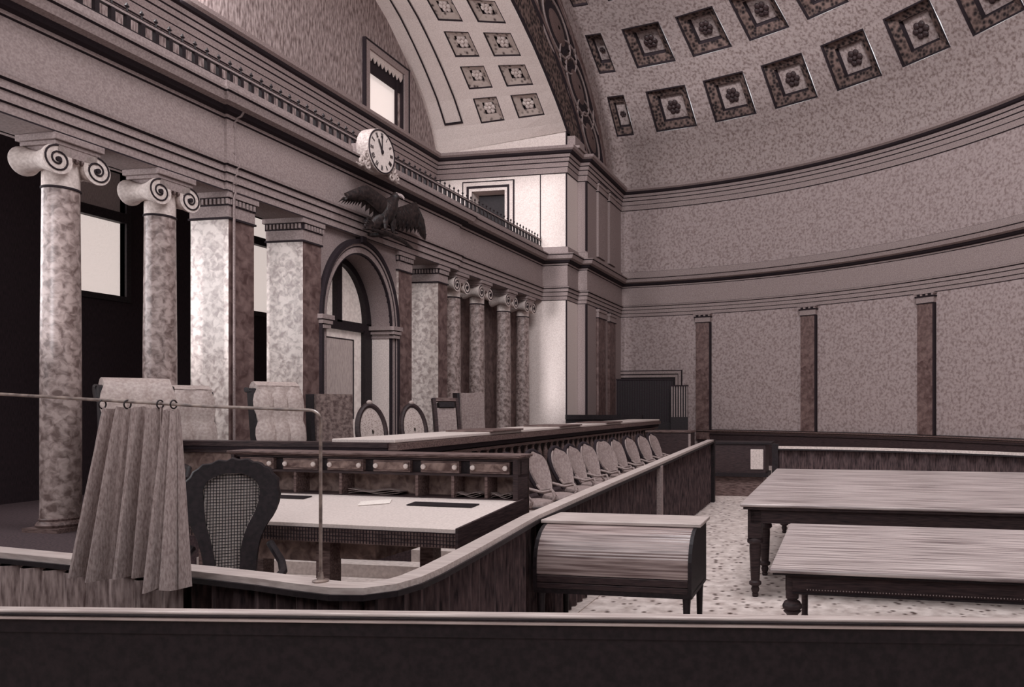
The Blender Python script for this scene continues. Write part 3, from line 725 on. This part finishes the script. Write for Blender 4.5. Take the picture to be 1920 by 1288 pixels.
def oval_chair(label, loc, rz, w=.46, H=1.5):
    t = thing('armchair', label, 'chair', loc, rz, "judges' chairs behind the bench")
    def outline(k, s=1):   # balloon back outline
        a = 2*PI*k; r = .5*w*s
        x = r*math.sin(a)*(1 if math.cos(a) > -.2 else 1-.35*(-math.cos(a)-.2)); z = H-.42+.40*math.cos(a)*s*1.05
        return (x, .22+.16*(z-.6)/.8, z)
    pts = [outline(k/36) for k in range(36)]
    B().tube(pts, .042, 8, closed=True).build('back_frame', 'wood_dark', t, smooth=True)
    c = Vector((0, .22+.16*(H-.42-.6)/.8, H-.42)); b = B()
    rows = [[c.lerp(Vector(p), s)+Vector((0, -.03*(1-s*s), 0)) for p in pts] for s in (1, .8, .55, .3, .08)]
    b.grid(rows, close_u=True); rows2 = [[p+Vector((0, .05, 0)) for p in r] for r in rows]; b.grid(rows2, close_u=True); b.build('back_cushion', 'cane', t, smooth=True)
    B().ell((0, .39, H+.045), (.05, .03, .04), 10, 6).build('crest', 'leather_light', t, smooth=True)
    B().box(-w/2, w/2, -.3, .2, .42, .52).build('seat', 'leather_grey', t, bevel=.03)
    for sg in (-1, 1):
        B().tube([(sg*w*.36, .22, .52), (sg*w*.36, .24, .72)], .03, 8).build('back_post', 'wood_dark', t, smooth=True)
        B().tube([(sg*w*.45, .25, .82), (sg*(w/2+.05), .0, .8), (sg*(w/2+.04), -.2, .76), (sg*w/2, -.24, .5)], .025, 8).build('armrest', 'wood_dark', t, smooth=True)
    seat_base(t, w, .5, .44)
    return t
oc = oval_chair('oval-backed caned chair before the bright side of the arched door', (-7.0, 10.45, .5), R_(64))
dup(oc, (-7.0, 11.62, .5), label='oval-backed caned chair before the pale pier right of the arched door')
t = thing('armchair', 'square-backed chair with a thick frame, behind the bench', 'chair', (-7.0, 12.55, .5), R_(55), "judges' chairs behind the bench")
def slab(x0, x1, z0, z1, th, nm, m, y0=.2, sl=.12):
    rows = [[(x, y0+sl*((z0+(z1-z0)*j/8)-.5)**2, z0+(z1-z0)*j/8) for x in (x0, (x0+x1)/2, x1)] for j in range(9)]
    return B().sheet(rows, -th).build(nm, m, t, smooth=True)
slab(-.25, -.19, .45, 1.62, .08, 'side_rail', 'wood_dark'); slab(.19, .25, .45, 1.62, .08, 'side_rail', 'wood_dark'); slab(-.19, .19, 1.56, 1.62, .08, 'top_rail', 'wood_mid')
slab(-.15, .15, 1.45, 1.54, .1, 'head_pad', 'wood_black'); slab(-.18, .18, .5, 1.44, .06, 'back_cushion', 'leather_grey')
B().box(-.25, .25, -.3, .22, .42, .53).build('seat', 'leather_grey', t, bevel=.03); seat_base(t, .5, .5, .44)
scroll_chair('plain smooth-backed chair, last in the judges\' row, before the far columns', (-7.0, 13.6, .5), R_(68), .56, 1.74, False, 'leather_grey', 0)

# ------------------------------------------------------------------ small chairs inside the enclosure
def spoon_chair(label, loc, rz, round_=False, m='leather_grey'):
    t = thing('side_chair', label, 'chair', loc, rz, 'spoon-backed chairs between the bench and the curtained partition')
    H = 1.06; n = 11
    def half(k):   # half width along the back, k 0 at the seat, 1 at the top
        return (.11+.1*math.sin(PI/2*k/.58) if k < .58 else .21*math.sqrt(max(.002, 1-((k-.58)/.421)**2.2))) if not round_ else (.1+.15*math.sin(PI*k)**.8+.02)
    rows = []; L_ = []; Rr = []
    for j in range(15):
        k = 1-(1-j/14)**1.8; z = .46+(H-.46)*k; y = .14+.26*k*k+.07*math.sin(PI*k); h = half(k)*1.04
        rows.append([(-h+2*h*i/(n-1), y+.035*(1-(2*i/(n-1)-1)**2), z) for i in range(n)])
        L_.append((-h, y, z)); Rr.append((h, y, z))
    B().sheet(rows, -.05).build('backrest', m, t, smooth=True)
    B().tube(L_+Rr[::-1], .03, 7).build('back_frame', 'line_dark', t, smooth=True)
    so = [(.24*math.sin(a)*(1 if math.cos(a) < 0 else .9), -.08-.22*math.cos(a), .44) for a in [2*PI*k/20 for k in range(20)]]
    b = B(); c = Vector((0, -.08, .44)); b.grid([[c.lerp(Vector(p), s)+Vector((0, 0, z)) for p in so] for s, z in ((1, -.06), (1.02, 0), (.92, .035), (.6, .05), (.05, .055))], close_u=True)
    b.build('seat', m, t, smooth=True)
    B().tube([(p[0]*1.03, p[1], p[2]-.03) for p in so], .018, 6, closed=True).build('seat_rim', 'wood_dark', t, smooth=True)
    for sg in (-1, 1):
        B().tube([(sg*.17, .16, .6), (sg*.27, .02, .55), (sg*.28, -.14, .58), (sg*.25, -.2, .5), (sg*.23, -.16, .42)], .02, 7).build('armrest', m, t, smooth=True)
    for sx in (-1, 1):
        B().tube([(sx*.17, -.24, .4), (sx*.19, -.26, 0)], [.024,.015], 7).build('leg', 'wood_dark', t, smooth=True)
        B().tube([(sx*.14, .12, .42), (sx*.17, .26, 0)], [.022,.016], 7).build('leg', 'wood_dark', t, smooth=True)
    return t
sp = spoon_chair('spoon-backed chair half hidden by the end of the clerk\'s desk', (-3.95, 9.05, .3), R_(78))
spl = [(9.8, 'spoon-backed chair, nearest fully visible one beside the desk end'), (10.65, 'spoon-backed chair, second one fully visible past the clerk\'s desk'),
       (11.3, 'spoon-backed chair in the close pair, nearer of the two'), (11.92, 'spoon-backed chair just before the round-backed one'),
       (13.6, 'spoon-backed chair right behind the round-backed one'), (14.5, 'spoon-backed chair, third from the far end of the row'),
       (15.45, 'spoon-backed chair, last but one in the row'), (16.4, 'farthest spoon-backed chair, where the row ends by the dark cabinet')]
for y, l in spl: dup(sp, (-3.93, y, .3), label=l, rz=R_(78+rnd.uniform(-5, 5)))
spoon_chair('round-backed low chair amid the row of spoon-backed chairs', (-3.9, 12.72, .3), R_(74), True)

# ------------------------------------------------------------------ clerk's desk
t = thing('clerk_desk', "clerk's desk with a pale sloped top and a rack of drawers behind", 'desk', (-3.04, 6.68, 0), -R_(3))
# local: x runs left (negative) along the desk, y away from the camera; the rack front is y=0
LD = -3.32
def slope_z(y): return 1.09+.085*y
b = B().prism([(-1.12, slope_z(-1.12)), (0, slope_z(0)), (0, slope_z(0)-.05), (-1.12, slope_z(-1.12)-.03)], lambda y, z: (LD+.02, y, z), lambda y, z: (.05, y, z)); b.build('desktop', 'leather_top', t, label='pale sloped writing surface')
b = B().prism([(-1.12, slope_z(-1.12)-.03), (0, slope_z(0)-.05), (0, .78), (-1.12, .84)], lambda y, z: (LD+.05, y, z), lambda y, z: (.035, y, z)); b.build('case', 'wood_mid', t)
b = B(); x = LD+.05
while x < .02: b.box(x, x+.006, -1.125, -1.118, .845, slope_z(-1.12)-.032); x += .03
for z in (.87, .9, .93, .96): b.box(LD+.05, .035, -1.125, -1.118, z-.0025, z+.0025)
b.build('front_lattice', 'line_dark', t)
B().prism([(-1.14, slope_z(-1.12)+.012), (.0, slope_z(0)+.02), (.0, .76), (-1.14, .83)], lambda y, z: (.035, y, z), lambda y, z: (.06, y, z)).build('side_panel', 'wood_dark', t)
B().box(-.05, .0, -.02, .22, .76, 1.5).build('side_panel', 'wood_dark', t)
B().box(LD, LD+.04, -.02, .22, .76, 1.5).build('side_panel', 'wood_dark', t)
B().box(LD-.03, .03, -.05, .24, 1.5, 1.525).box(LD-.01, .01, -.03, .23, 1.485, 1.5).build('top_shelf', 'wood_mid', t, bevel=.006)
B().box(LD, 0, .19, .22, .76, 1.5).build('back_panel', 'wood_burl', t)
B().box(LD, 0, .0, .19, 1.31, 1.335).box(LD, 0, .0, .19, 1.46, 1.485).box(LD, 0, -.01, .19, 1.08, 1.1).build('shelf', 'wood_dark', t)
nD = 6; pw = (-LD-.08)/nD
for k in range(nD):
    x0 = LD+.06+k*pw+.05; x1 = x0+pw-.12
    d = B().box(x0, x1, -.012, .15, 1.34, 1.455).build('drawer', 'wood_mid', t)
    B().box(x0+.02, x1-.02, -.018, -.01, 1.36, 1.435).build('drawer_panel', 'wood_burl', d)
    for kx in (.09, .91):
        B().lathe([(.01,-.042),(.024,-.038),(.026,-.026),(.01,-.016)], (x0+(x1-x0)*kx, 0, 1.397), 10, 'Y').build('knob', 'stone_light', d, smooth=True)
B().box(LD, 0, .03, .06, 1.335, 1.46).build('drawer_rail', 'wood_black', t)
for x in (-2.55, -2.0, -1.12, -.72, -.36): B().box(x, x+.03, .0, .19, 1.1, 1.31).build('divider', 'wood_mid', t)
for x, y in ((LD+.6, -.95), (-1.45, -.95), (-1.0, -.1), (LD+.35, -.1)): B().box(x, x+.14, y, y+.14, 0, .84).build('leg', 'wood_mid', t)
B().box(LD+.6, -1.31, -.9, -.87, .62, .84).box(-1.36, -.95, -.82, .0, .64, .8).build('apron', 'wood_burl', t)
rot = Matrix.Rotation(-R_(3), 4, 'Z'); DL = Vector((-3.04, 6.68, 0))
def on_desk(name, label, cat, b, m, x, y, rz=0, dz=.004, k=None, sl=True):
    p = DL+rot @ Vector((x, y, slope_z(y)+dz)); o = b.build(name, m); o.location = p
    o.rotation_euler = (Matrix.Rotation(-R_(3), 3, 'Z') @ Matrix.Rotation(math.atan(.085) if sl else 0, 3, 'X') @ Matrix.Rotation(rz, 3, 'Z')).to_euler()
    return tag(o, label, cat)
on_desk('sheet_of_paper', 'white sheet of paper lying askew at the middle of the clerk\'s desktop', 'paper', B().box(-.14, .14, -.1, .1, 0, .004), 'paper', -1.35, -.3, R_(30))
on_desk('blotter', 'long dark blotter strip lying on the right of the clerk\'s desktop', 'blotter', B().box(-.34, .34, -.07, .07, 0, .008), 'wood_black', -.62, -.3)
on_desk('blotter', 'dark blotter lying on the left of the clerk\'s desktop near the cane chair', 'blotter', B().box(-.3, .3, -.06, .06, 0, .008), 'wood_black', -2.5, -.2)
def at_desk(x, y, z): return DL+rot @ Vector((x, y, z))
for x, w_, l in ((-1.62, .3, 'loose papers in the wide pigeonhole of the clerk\'s desk'), (-.56, .14, 'papers in the pigeonhole second from the right end of the clerk\'s desk'), (-.2, .11, 'papers in the rightmost pigeonhole of the clerk\'s desk')):
    b = B()
    for k in range(3): b.sheet([[(-w_+2*w_*i/6, y, .008+.012*k+.014*math.sin(i*1.3+k+y*9)) for y in (-.07, 0, .07)] for i in range(7)], .003)
    o = b.build('papers', 'leather_grey'); o.location = at_desk(x, .1, 1.105); o.rotation_euler = (0, 0, -R_(3)); tag(o, l, 'papers', 'papers in the pigeonholes')

# ------------------------------------------------------------------ cane chair in the foreground
t = thing('cane_chair', 'dark scalloped-frame cane chair close behind the near ledge, by the hanging cloth', 'chair', (-4.68, 5.0, 0), R_(38))
OUT = [(-.335,1.25),(-.34,1.33),(-.325,1.39),(-.285,1.43),(-.28,1.465),(-.235,1.49),(-.21,1.525),(-.15,1.53),(-.1,1.56),(-.04,1.55),(.0,1.575),(.05,1.555),(.11,1.565),(.15,1.535),(.2,1.535),(.23,1.5),(.28,1.48),(.29,1.44),(.335,1.4),(.325,1.36),(.35,1.28),(.34,1.2),(.31,1.11),(.25,1.02),(.21,.92),(.19,.82),(.18,.68),(.17,.5)]
OUT = OUT+[(-.17,.5),(-.18,.68),(-.2,.82),(-.225,.92),(-.27,1.03),(-.31,1.14)]
INN = [(-.19,1.25),(-.2,1.32),(-.17,1.39),(-.11,1.43),(-.04,1.45),(.04,1.45),(.11,1.43),(.17,1.38),(.2,1.31),(.19,1.22),(.16,1.12),(.11,1.02),(.08,.92),(.065,.82),(.06,.68),(.06,.56),(-.08,.56),(-.1,.68),(-.12,.82),(-.14,.92),(-.17,1.03),(-.185,1.14)]
def resamp(P, n, start):
    L = [0]; Q = P+[P[0]]
    for a, c in zip(Q, Q[1:]): L.append(L[-1]+math.hypot(c[0]-a[0], c[1]-a[1]))
    out = []
    for i in range(n):
        s = L[-1]*i/n
        for j in range(len(L)-1):
            if s <= L[j+1]: k = (s-L[j])/(L[j+1]-L[j]); out.append((Q[j][0]*(1-k)+Q[j+1][0]*k, Q[j][1]*(1-k)+Q[j+1][1]*k)); break
    return out
def ang_sorted(P, n):
    R = resamp(P, 400, 0); out = []
    for i in range(n):
        a = 2*PI*i/n; c = (0, 1.2)
        # pick by parameter so the neck is followed too
        out.append(min(R, key=lambda p: abs(((math.atan2(p[0]-c[0], (p[1]-c[1])*.45)-a+PI) % (2*PI))-PI)))
    return out
oA, iA = ang_sorted(OUT, 72), ang_sorted(INN, 72)
def bkw(x, z, d): return (x, .24+.12*(z-.5)+d, z)
b = B()
b.grid([[bkw(*p, -.035) for p in oA], [bkw(*[p[0]*.96, p[1]*.996], -.05) for p in oA], [bkw(*p, -.045) for p in iA], [bkw(*p, .02) for p in iA], [bkw(*p, .03) for p in oA]], close_u=True, close_v=True)
b.build('back_frame', 'wood_black', t, smooth=True)
B().add([bkw(*p, -.0) for p in iA], [list(range(72))]).build('cane_back', 'cane_light', t)
b = B()
def inside(x, z):
    c = False; n = len(INN); j = n-1
    for i in range(n):
        if (INN[i][1] > z) != (INN[j][1] > z) and x < (INN[j][0]-INN[i][0])*(z-INN[i][1])/(INN[j][1]-INN[i][1])+INN[i][0]: c = not c
        j = i
    return c
k = -10
while k < 11:
    x = k*.021; zs = [z for z in [.5+i*.01 for i in range(100)] if inside(x, z)]
    if zs: b.bar(bkw(x, zs[0], -.012), bkw(x, zs[-1], -.012), .0055, .004)
    k += 1
z = .57
while z < 1.46:
    xs = [x for x in [-.25+i*.01 for i in range(51)] if inside(x, z)]
    if xs: b.bar(bkw(xs[0], z, -.014), bkw(xs[-1], z, -.014), .004, .0055)
    z += .024
o = b.build('cane_weave', 'cane_strip', t); o['kind'] = 'stuff'
B().box(-.3, .3, -.32, .26, .4, .48).build('seat', 'cane', t, bevel=.03)
B().box(-.32, .32, -.34, .27, .36, .42).build('seat_frame', 'wood_black', t, bevel=.02)
for sg in (-1, 1): B().tube([(sg*.27, .32, .86), (sg*.36, .1, .74), (sg*.38, -.12, .7), (sg*.34, -.25, .68), (sg*.31, -.24, .45)], .03, 8).build('armrest', 'wood_black', t, smooth=True)
for sx in (-1, 1):
    for sy in (-1, 1): B().tube([(sx*.26, sy*.25, .38), (sx*.28, sy*.29, 0)], [.032, .02], 8).build('leg', 'wood_black', t, smooth=True)

# ------------------------------------------------------------------ curtained partition
PTH = [(-8.6,4.35,1.05),(-7,4.15,1.05),(-5.07,3.88,1.05),(-3.61,3.68,1.05),(-3.1,3.59,1.05),(-2.8,3.52,1.05),(-2.58,3.48,1.05),(-2.44,3.5,1.05),(-2.36,3.58,1.05),(-2.33,3.72,1.05),(-2.34,3.95,1.05),(-2.42,4.6,1.05),(-2.62,6.0,1.05),(-2.62,8.0,1.11),(-2.6,10.3,1.18),(-2.64,13,1.24),(-2.68,15.2,1.28)]
t = thing('curtained_partition', 'curving waist-high partition with pale ledge and dark pleated curtain', 'partition', (0, 0, 0))
def pleats(path, dens=.16, amp=.038, z0=.02, off=0):
    pts = []; tot = 0; top = []
    for a, c in zip(path, path[1:]):
        A, Cc = Vector(a[:2]), Vector(c[:2]); L = (Cc-A).length; n = max(1, int(L/.035)); nr = Vector(((Cc-A).y, -(Cc-A).x)).normalized()
        for i in range(n):
            k = i/n; p = A.lerp(Cc, k)+nr*(off+amp*math.sin(2*PI*(tot+L*k)/dens+.8*math.sin((tot+L*k)*3.1))); pts.append(p); top.append(a[2]*(1-k)+c[2]*k)
        tot += L
    rows = [[(p.x, p.y, z0+(zt-.06-z0)*f) for p, zt in zip(pts, top)] for f in (0, .5, 1)]
    return rows
def ledge(path, w0, w1, dz0, dz1):
    b = B(); n = len(path); rows = [[], [], [], []]
    for i in range(n):
        a = Vector(path[max(i-1, 0)][:2]); c = Vector(path[min(i+1, n-1)][:2]); d = (c-a).normalized(); nr = Vector((d.y, -d.x)); p = Vector(path[i][:2]); z = path[i][2]
        for r, (w, q) in enumerate(((w0, dz0), (w1, dz0), (w1, dz1), (w0, dz1))): rows[r].append((p.x+nr.x*w, p.y+nr.y*w, z+q))
    b.grid(rows, close_v=True)
    for e in (0, n-1): b.add([r[e] for r in rows], [(0, 1, 2, 3)])
    return b
ledge(PTH, -.06, .07, -.02, .015).build('ledge', 'wood_ledge', t, label='pale wooden ledge')
ledge(PTH, -.05, .085, -.05, -.02).build('ledge_moulding', 'wood_black', t)
B().grid(pleats(PTH)).build('curtain', 'curtain_dark', t, smooth=True)
mat('curtain_light', (172, 154, 150), (92, 75, 73), scale=16, rough=.95, stretch=(3, 3, .5), lo=.3, hi=.66)
B().grid(pleats([(-8.6,4.35,1.05),(-7,4.15,1.05),(-5.07,3.88,1.05),(-3.66,3.69,1.05)], .21, .035, .02, .075)).build('curtain', 'curtain_light', t, smooth=True, label='lighter drawn curtain on the left stretch')
B().box(-2.6, -2.5, 10.2, 10.3, 0, 1.15).build('post', 'stone', t)
B().box(-2.76, -2.6, 15.15, 15.3, 0, 1.3).build('post', 'wood_black', t)

# brass rod, cloth hung from it
t = thing('brass_rod', 'thin metal rod bending down to a foot on the near ledge', 'rod', (-2.72, 3.515, 1.065))
pl = [(0,0,.0),(0,0,.86)]
for k in range(1, 7): a = k*PI/12; pl.append((-.06+.06*math.cos(a), -.012*k/6, .86+.05*math.sin(a)))
pl += [(-.6,-.115,.93), (-1.5,-.29,.985), (-2.6,-.5,1.05), (-4.2,-.8,1.14)]
B().tube(pl, .0085, 8).build('pole', 'brass', t, smooth=True)
B().lathe([(.04,0),(.042,.008),(.02,.014),(.014,.03),(.012,.05)], seg=16).build('foot', 'brass', t, smooth=True)
t = thing('hanging_cloth', 'large grey cloth hung in folds from the metal rod over the near ledge', 'cloth', (-3.66, 3.33, 1.05))
def cloth(x0t, x1t, x0b, x1b, zt, zb, nf, ph, yb=0, seed=1):
    rows = []; M = 90; NV = 26
    for j in range(NV+1):
        k = j/NV; z = zt+(zb-zt)*k; row = []
        for i in range(M+1):
            u = i/M; xt = x0t+(x1t-x0t)*u; xb = x0b+(x1b-x0b)*u; e = k**.85; x = xt*(1-e)+xb*e
            amp = .016+.055*k
            y = .19*x+amp*math.sin(2*PI*nf*u+ph+.9*math.sin(4*u+seed))+amp*.35*math.sin(2*PI*nf*2.3*u+seed)+yb*k
            sag = -.012*abs(math.sin(PI*3*u))*(1-k)
            row.append((x, y, z+sag+(.012*math.sin(9*u+seed)*k)))
        rows.append(row)
    return B().sheet(rows, .006)
cloth(-.2, .12, -.32, .16, .945, .05, 4.6, .3, -.03, 1).build('cloth_panel', 'drape', t, smooth=True)
cloth(.13, .2, .12, .27, .93, .0, 2.2, 1.2, -.07, 3).build('cloth_panel', 'drape', t, smooth=True)
for x in (-.19, -.06, .11, .18):
    B().tube([(x, .19*x+.02*math.cos(a), .955+.022*math.sin(a)) for a in [2*PI*k/14 for k in range(14)]], .004, 5, closed=True).build('ring', 'iron', t, smooth=True)

# foreground bar
t = thing('bar_rail', 'dark low bar with pale moulded top crossing the whole foreground', 'rail', (-1.6, 3.0, 0), math.atan(.148))
B().box(-5.5, 5.5, -.04, .02, 1.085, 1.1).box(-5.5, 5.5, -.05, .0, 1.06, 1.078).build('top_moulding', 'wood_ledge', t, bevel=.006)
B().box(-5.5, 5.5, -.055, .025, 1.078, 1.086).box(-5.5, 5.5, -.03, .02, 1.0, 1.06).build('moulding_dark_strip', 'wood_black', t)  # solid near-black strips between and below the pale mouldings
B().box(-5.5, 5.5, -.02, .03, 0, 1.02).build('panel', 'wood_black', t)

# ------------------------------------------------------------------ roll-top desk
t = thing('rolltop_desk', 'roll-top desk with closed glossy shutter between the partition and the tables', 'desk', (-1.83, 6.1, 0), R_(.5))
hw = .66; Yf, Yb = -.34, .32
prof = [(-.08,1.0),(-.16,.985),(-.23,.95),(-.285,.895),(-.32,.83),(-.34,.76),(-.345,.68),(-.345,.62)]
B().box(-hw-.03, hw+.03, -.12, Yb+.02, 1.0, 1.03).build('top', 'wood_ledge', t, bevel=.006, label='pale polished top board')
side = [(Yb, .5), (Yb, 1.0)]+prof+[(-.345, .5)]
for sg in (-1, 1):
    x0, x1 = (hw-.03, hw) if sg > 0 else (-hw, -hw+.03)
    B().prism([(y-(.012 if y < .2 else 0), z) for y, z in side], lambda y, z: (x0, y, z), lambda y, z: (x1, y, z)).build('side_panel', 'wood_black', t)
pp = []
for (a, c) in zip(prof, prof[1:]):
    n = max(1, int(math.hypot(c[0]-a[0], c[1]-a[1])/.022))
    for i in range(n): pp.append((a[0]+(c[0]-a[0])*i/n, a[1]+(c[1]-a[1])*i/n))
pp.append(prof[-1]); rows = []
for i in range(len(pp)-1):
    a, c = Vector(pp[i]), Vector(pp[i+1]); d = (c-a); nr = Vector((d.y, -d.x)).normalized()
    if nr.x > 0: nr = -nr
    for k, o_ in ((.04, .001), (.2, .002), (.5, .003), (.8, .002), (.96, .001)):
        p = a+d*k+nr*o_; rows.append([(-hw+.03, p.x, p.y), (hw-.03, p.x, p.y)])
B().grid(rows).build('tambour', 'tambour', t, smooth=True, label='glossy slatted roll shutter')
for z0, z1 in ((.56, .615), (.51, .555)): B().box(-hw+.03, hw-.03, -.352, -.33, z0, z1).build('drawer', 'wood_dark', t, bevel=.004)
B().box(-hw, hw, -.345, Yb, .47, .51).build('bottom', 'wood_black', t); B().box(-hw, hw, Yb-.03, Yb, .5, 1.0).build('back_panel', 'wood_black', t)
for sx in (-1, 1):
    for y in (-.3, .27): B().lathe([(.035,.47),(.03,.4),(.022,.1),(.03,.05),(.018,0)], (sx*(hw-.05), y, 0), 10).build('leg', 'wood_black', t, smooth=True)

# ------------------------------------------------------------------ tables
t = thing('long_table', 'large polished table with turned legs, the taller one at the back right', 'table', (-1.04, 7.63, 0))
LT, WT = 4.4, 4.33
B().box(0, LT, 0, WT, .955, .99).build('tabletop', 'table_top', t, bevel=.012)
B().box(.03, LT-.03, .03, WT-.03, .925, .955).build('top_moulding', 'wood_dark', t)
B().box(.1, LT-.1, .09, .13, .78, .925).box(.1, LT-.1, WT-.13, WT-.09, .78, .925).box(.1, .14, .09, WT-.09, .78, .925).box(LT-.14, LT-.1, .09, WT-.09, .78, .925).build('apron', 'wood_dark', t)
for x in (.14, LT-.14):
    for y in (.16, 1.15, WT-.2):
        g = B().box(-.07, .07, -.07, .07, .62, .95).lathe([(.07,.62),(.085,.6),(.085,.57),(.06,.55),(.062,.5),(.048,.2),(.045,.17),(.065,.155),(.065,.13),(.035,.11),(.045,.08),(.035,.045),(.02,.04)], seg=16)
        g.lathe([(.02,.045),(.035,.03),(.03,.0)], seg=10)
        o = g.build('leg', 'wood_dark', t, smooth=True); o.location = (x, y, 0)
t = thing('stout_table', 'nearer polished table with stout round legs in the right foreground', 'table', (-.485, 5.03, 0))
LT2, WT2 = 4.2, 1.98
B().box(0, LT2, 0, WT2, .87, .9).build('tabletop', 'table_top', t, bevel=.01)
B().box(.02, LT2-.02, .02, WT2-.02, .855, .87).build('top_moulding', 'wood_black', t)
B().box(.15, LT2-.15, .07, .1, .735, .855).box(.15, LT2-.15, WT2-.1, WT2-.07, .735, .855).box(.1, .13, .1, WT2-.1, .735, .855).build('apron', 'wood_dark', t)
B().box(.15, LT2-.15, .06, .07, .72, .735).build('apron_edge', 'wood_black', t)
b = B(); x = .25
while x < LT2-.25: b.ell((x, .068, .752), (.005, .005, .005), 6, 4); x += .02
b.build('bead_trim', 'stone', t)
for x in (.145, LT2-.145):
    for y in (.12, WT2-.14):
        o = B().lathe([(.045,.86),(.045,.68),(.036,.672),(.036,.665),(.055,.655),(.068,.63),(.066,.612),(.048,.6),(.062,.59),(.04,.57),(.032,.5),(.028,.1),(.04,.06),(.04,.03),(.02,0)], seg=18).build('leg', 'wood_dark', t, smooth=True); o.location = (x, y, 0)

# ------------------------------------------------------------------ right background
t = thing('curtained_rail', 'curved waist-high rail with pale ledge and dark drape beyond the tables', 'partition', (0, 0, 0))
P2 = []
for i in range(15):
    k = i/14; a = R_(2+62*k); P2.append((-1.5+8.2*math.sin(a)*1.0, 6.4+8.0*math.cos(a), 1.2))
ledge(P2, -.05, .06, -.03, .015).build('ledge', 'stone_light', t)
ledge(P2, -.04, .07, -.06, -.03).build('ledge_moulding', 'wood_black', t)
B().grid(pleats(P2, .3, .03)).build('curtain', 'curtain_dark', t, smooth=True)
B().box(P2[0][0]-.12, P2[0][0]+.0, P2[0][1]-.08, P2[0][1]+.1, 0, 1.26).build('post', 'wood_black', t)
t = thing('settee', 'dark box settee with its lit end painted pale beyond the partition corner', 'settee', (-2.2, 16.6, 0))
B().box(-.7, .55, -.35, .4, .46, 1.15).build('back', 'wood_dark', t, bevel=.01)
B().box(.22, .5, -.37, -.34, .6, 1.04).build('lit_end_panel', 'stone_light', t, bevel=.01, label='pale patch painting light on the settee end')  # pale patch paints the highlight on the settee end
B().box(-.7, .68, -.38, .42, 1.15, 1.19).box(-.7, .6, -.4, .42, .44, .52).build('moulding', 'wood_black', t)
B().box(-.62, .5, -.3, .38, 0, .46).build('plinth', 'wood_mid', t)
# doorway in the round wall with screens
dw = thing('door_2', '', 'x', (*cyl(7.5, RR-.02), 0), -R_(7.5)); del dw['label']; del dw['category']; dw['kind'] = 'structure'
B().box(-1.15, 1.0, -.03, .0, 0, 3.0).build('door_leaf', 'wood_black', dw)  # flat black panel painting the dark of an open doorway
b = B()
for o0, o1, m, d in ((0, .09, 0, .06), (.09, .12, 1, .07), (.12, .22, 0, .09), (.22, .25, 1, .09)):
    b.mi(m).box(-1.15-o1, -1.15-o0, -d, 0, 0, 3.0+o1).box(1.0+o0, 1.0+o1, -d, 0, 0, 3.0+o1).box(-1.15-o0, 1.0+o0, -d, 0, 3.0+o0, 3.0+o1)
b.build('door_trim', ['stone', 'line_dark'], dw)
def slat_screen(label, loc, rz, w_, z0, z1, m1, m2):
    t = thing('slatted_screen', label, 'screen', loc, rz)
    B().box(0, w_, .0, .03, 0, z1).build('panel', m1, t)
    b = B(); x = .02
    while x < w_-.02: b.box(x, x+.03, -.02, .0, z0, z1-.03); x += .075
    b.build('slats', m2, t); B().box(-.01, w_+.01, -.03, .04, z1-.03, z1+.01).build('top_rail', 'line_dark', t)
slat_screen('tall near-black slatted screen before the doorway of the round wall', (-6.78, 21.9, .5), R_(10), 1.72, 1.0, 2.3, 'wood_black', 'line_dark')
slat_screen('shorter slatted screen with pale slats, right of the near-black one', (-5.08, 21.9, .3), R_(10), .52, 1.35, 2.3, 'wood_black', 'stone')
t = thing('cabinet', 'dark low cabinet at the far end of the spoon-backed chairs', 'cabinet', (-4.5, 19.6, .3))
B().box(-.65, .55, -.3, .3, 0, .98).build('body', 'wood_dark', t); B().box(-.68, .58, -.33, .33, .98, 1.03).build('top', 'wood_mid', t, bevel=.005)
B().box(.5, .56, -.32, -.28, .05, .95).build('corner_post', 'stone', t); B().box(-.65, .56, -.32, .32, 0, .08).build('plinth', 'wood_black', t)
for o in scene.objects:
    if o.type == 'EMPTY' and o.get('label') == '': del o['label']
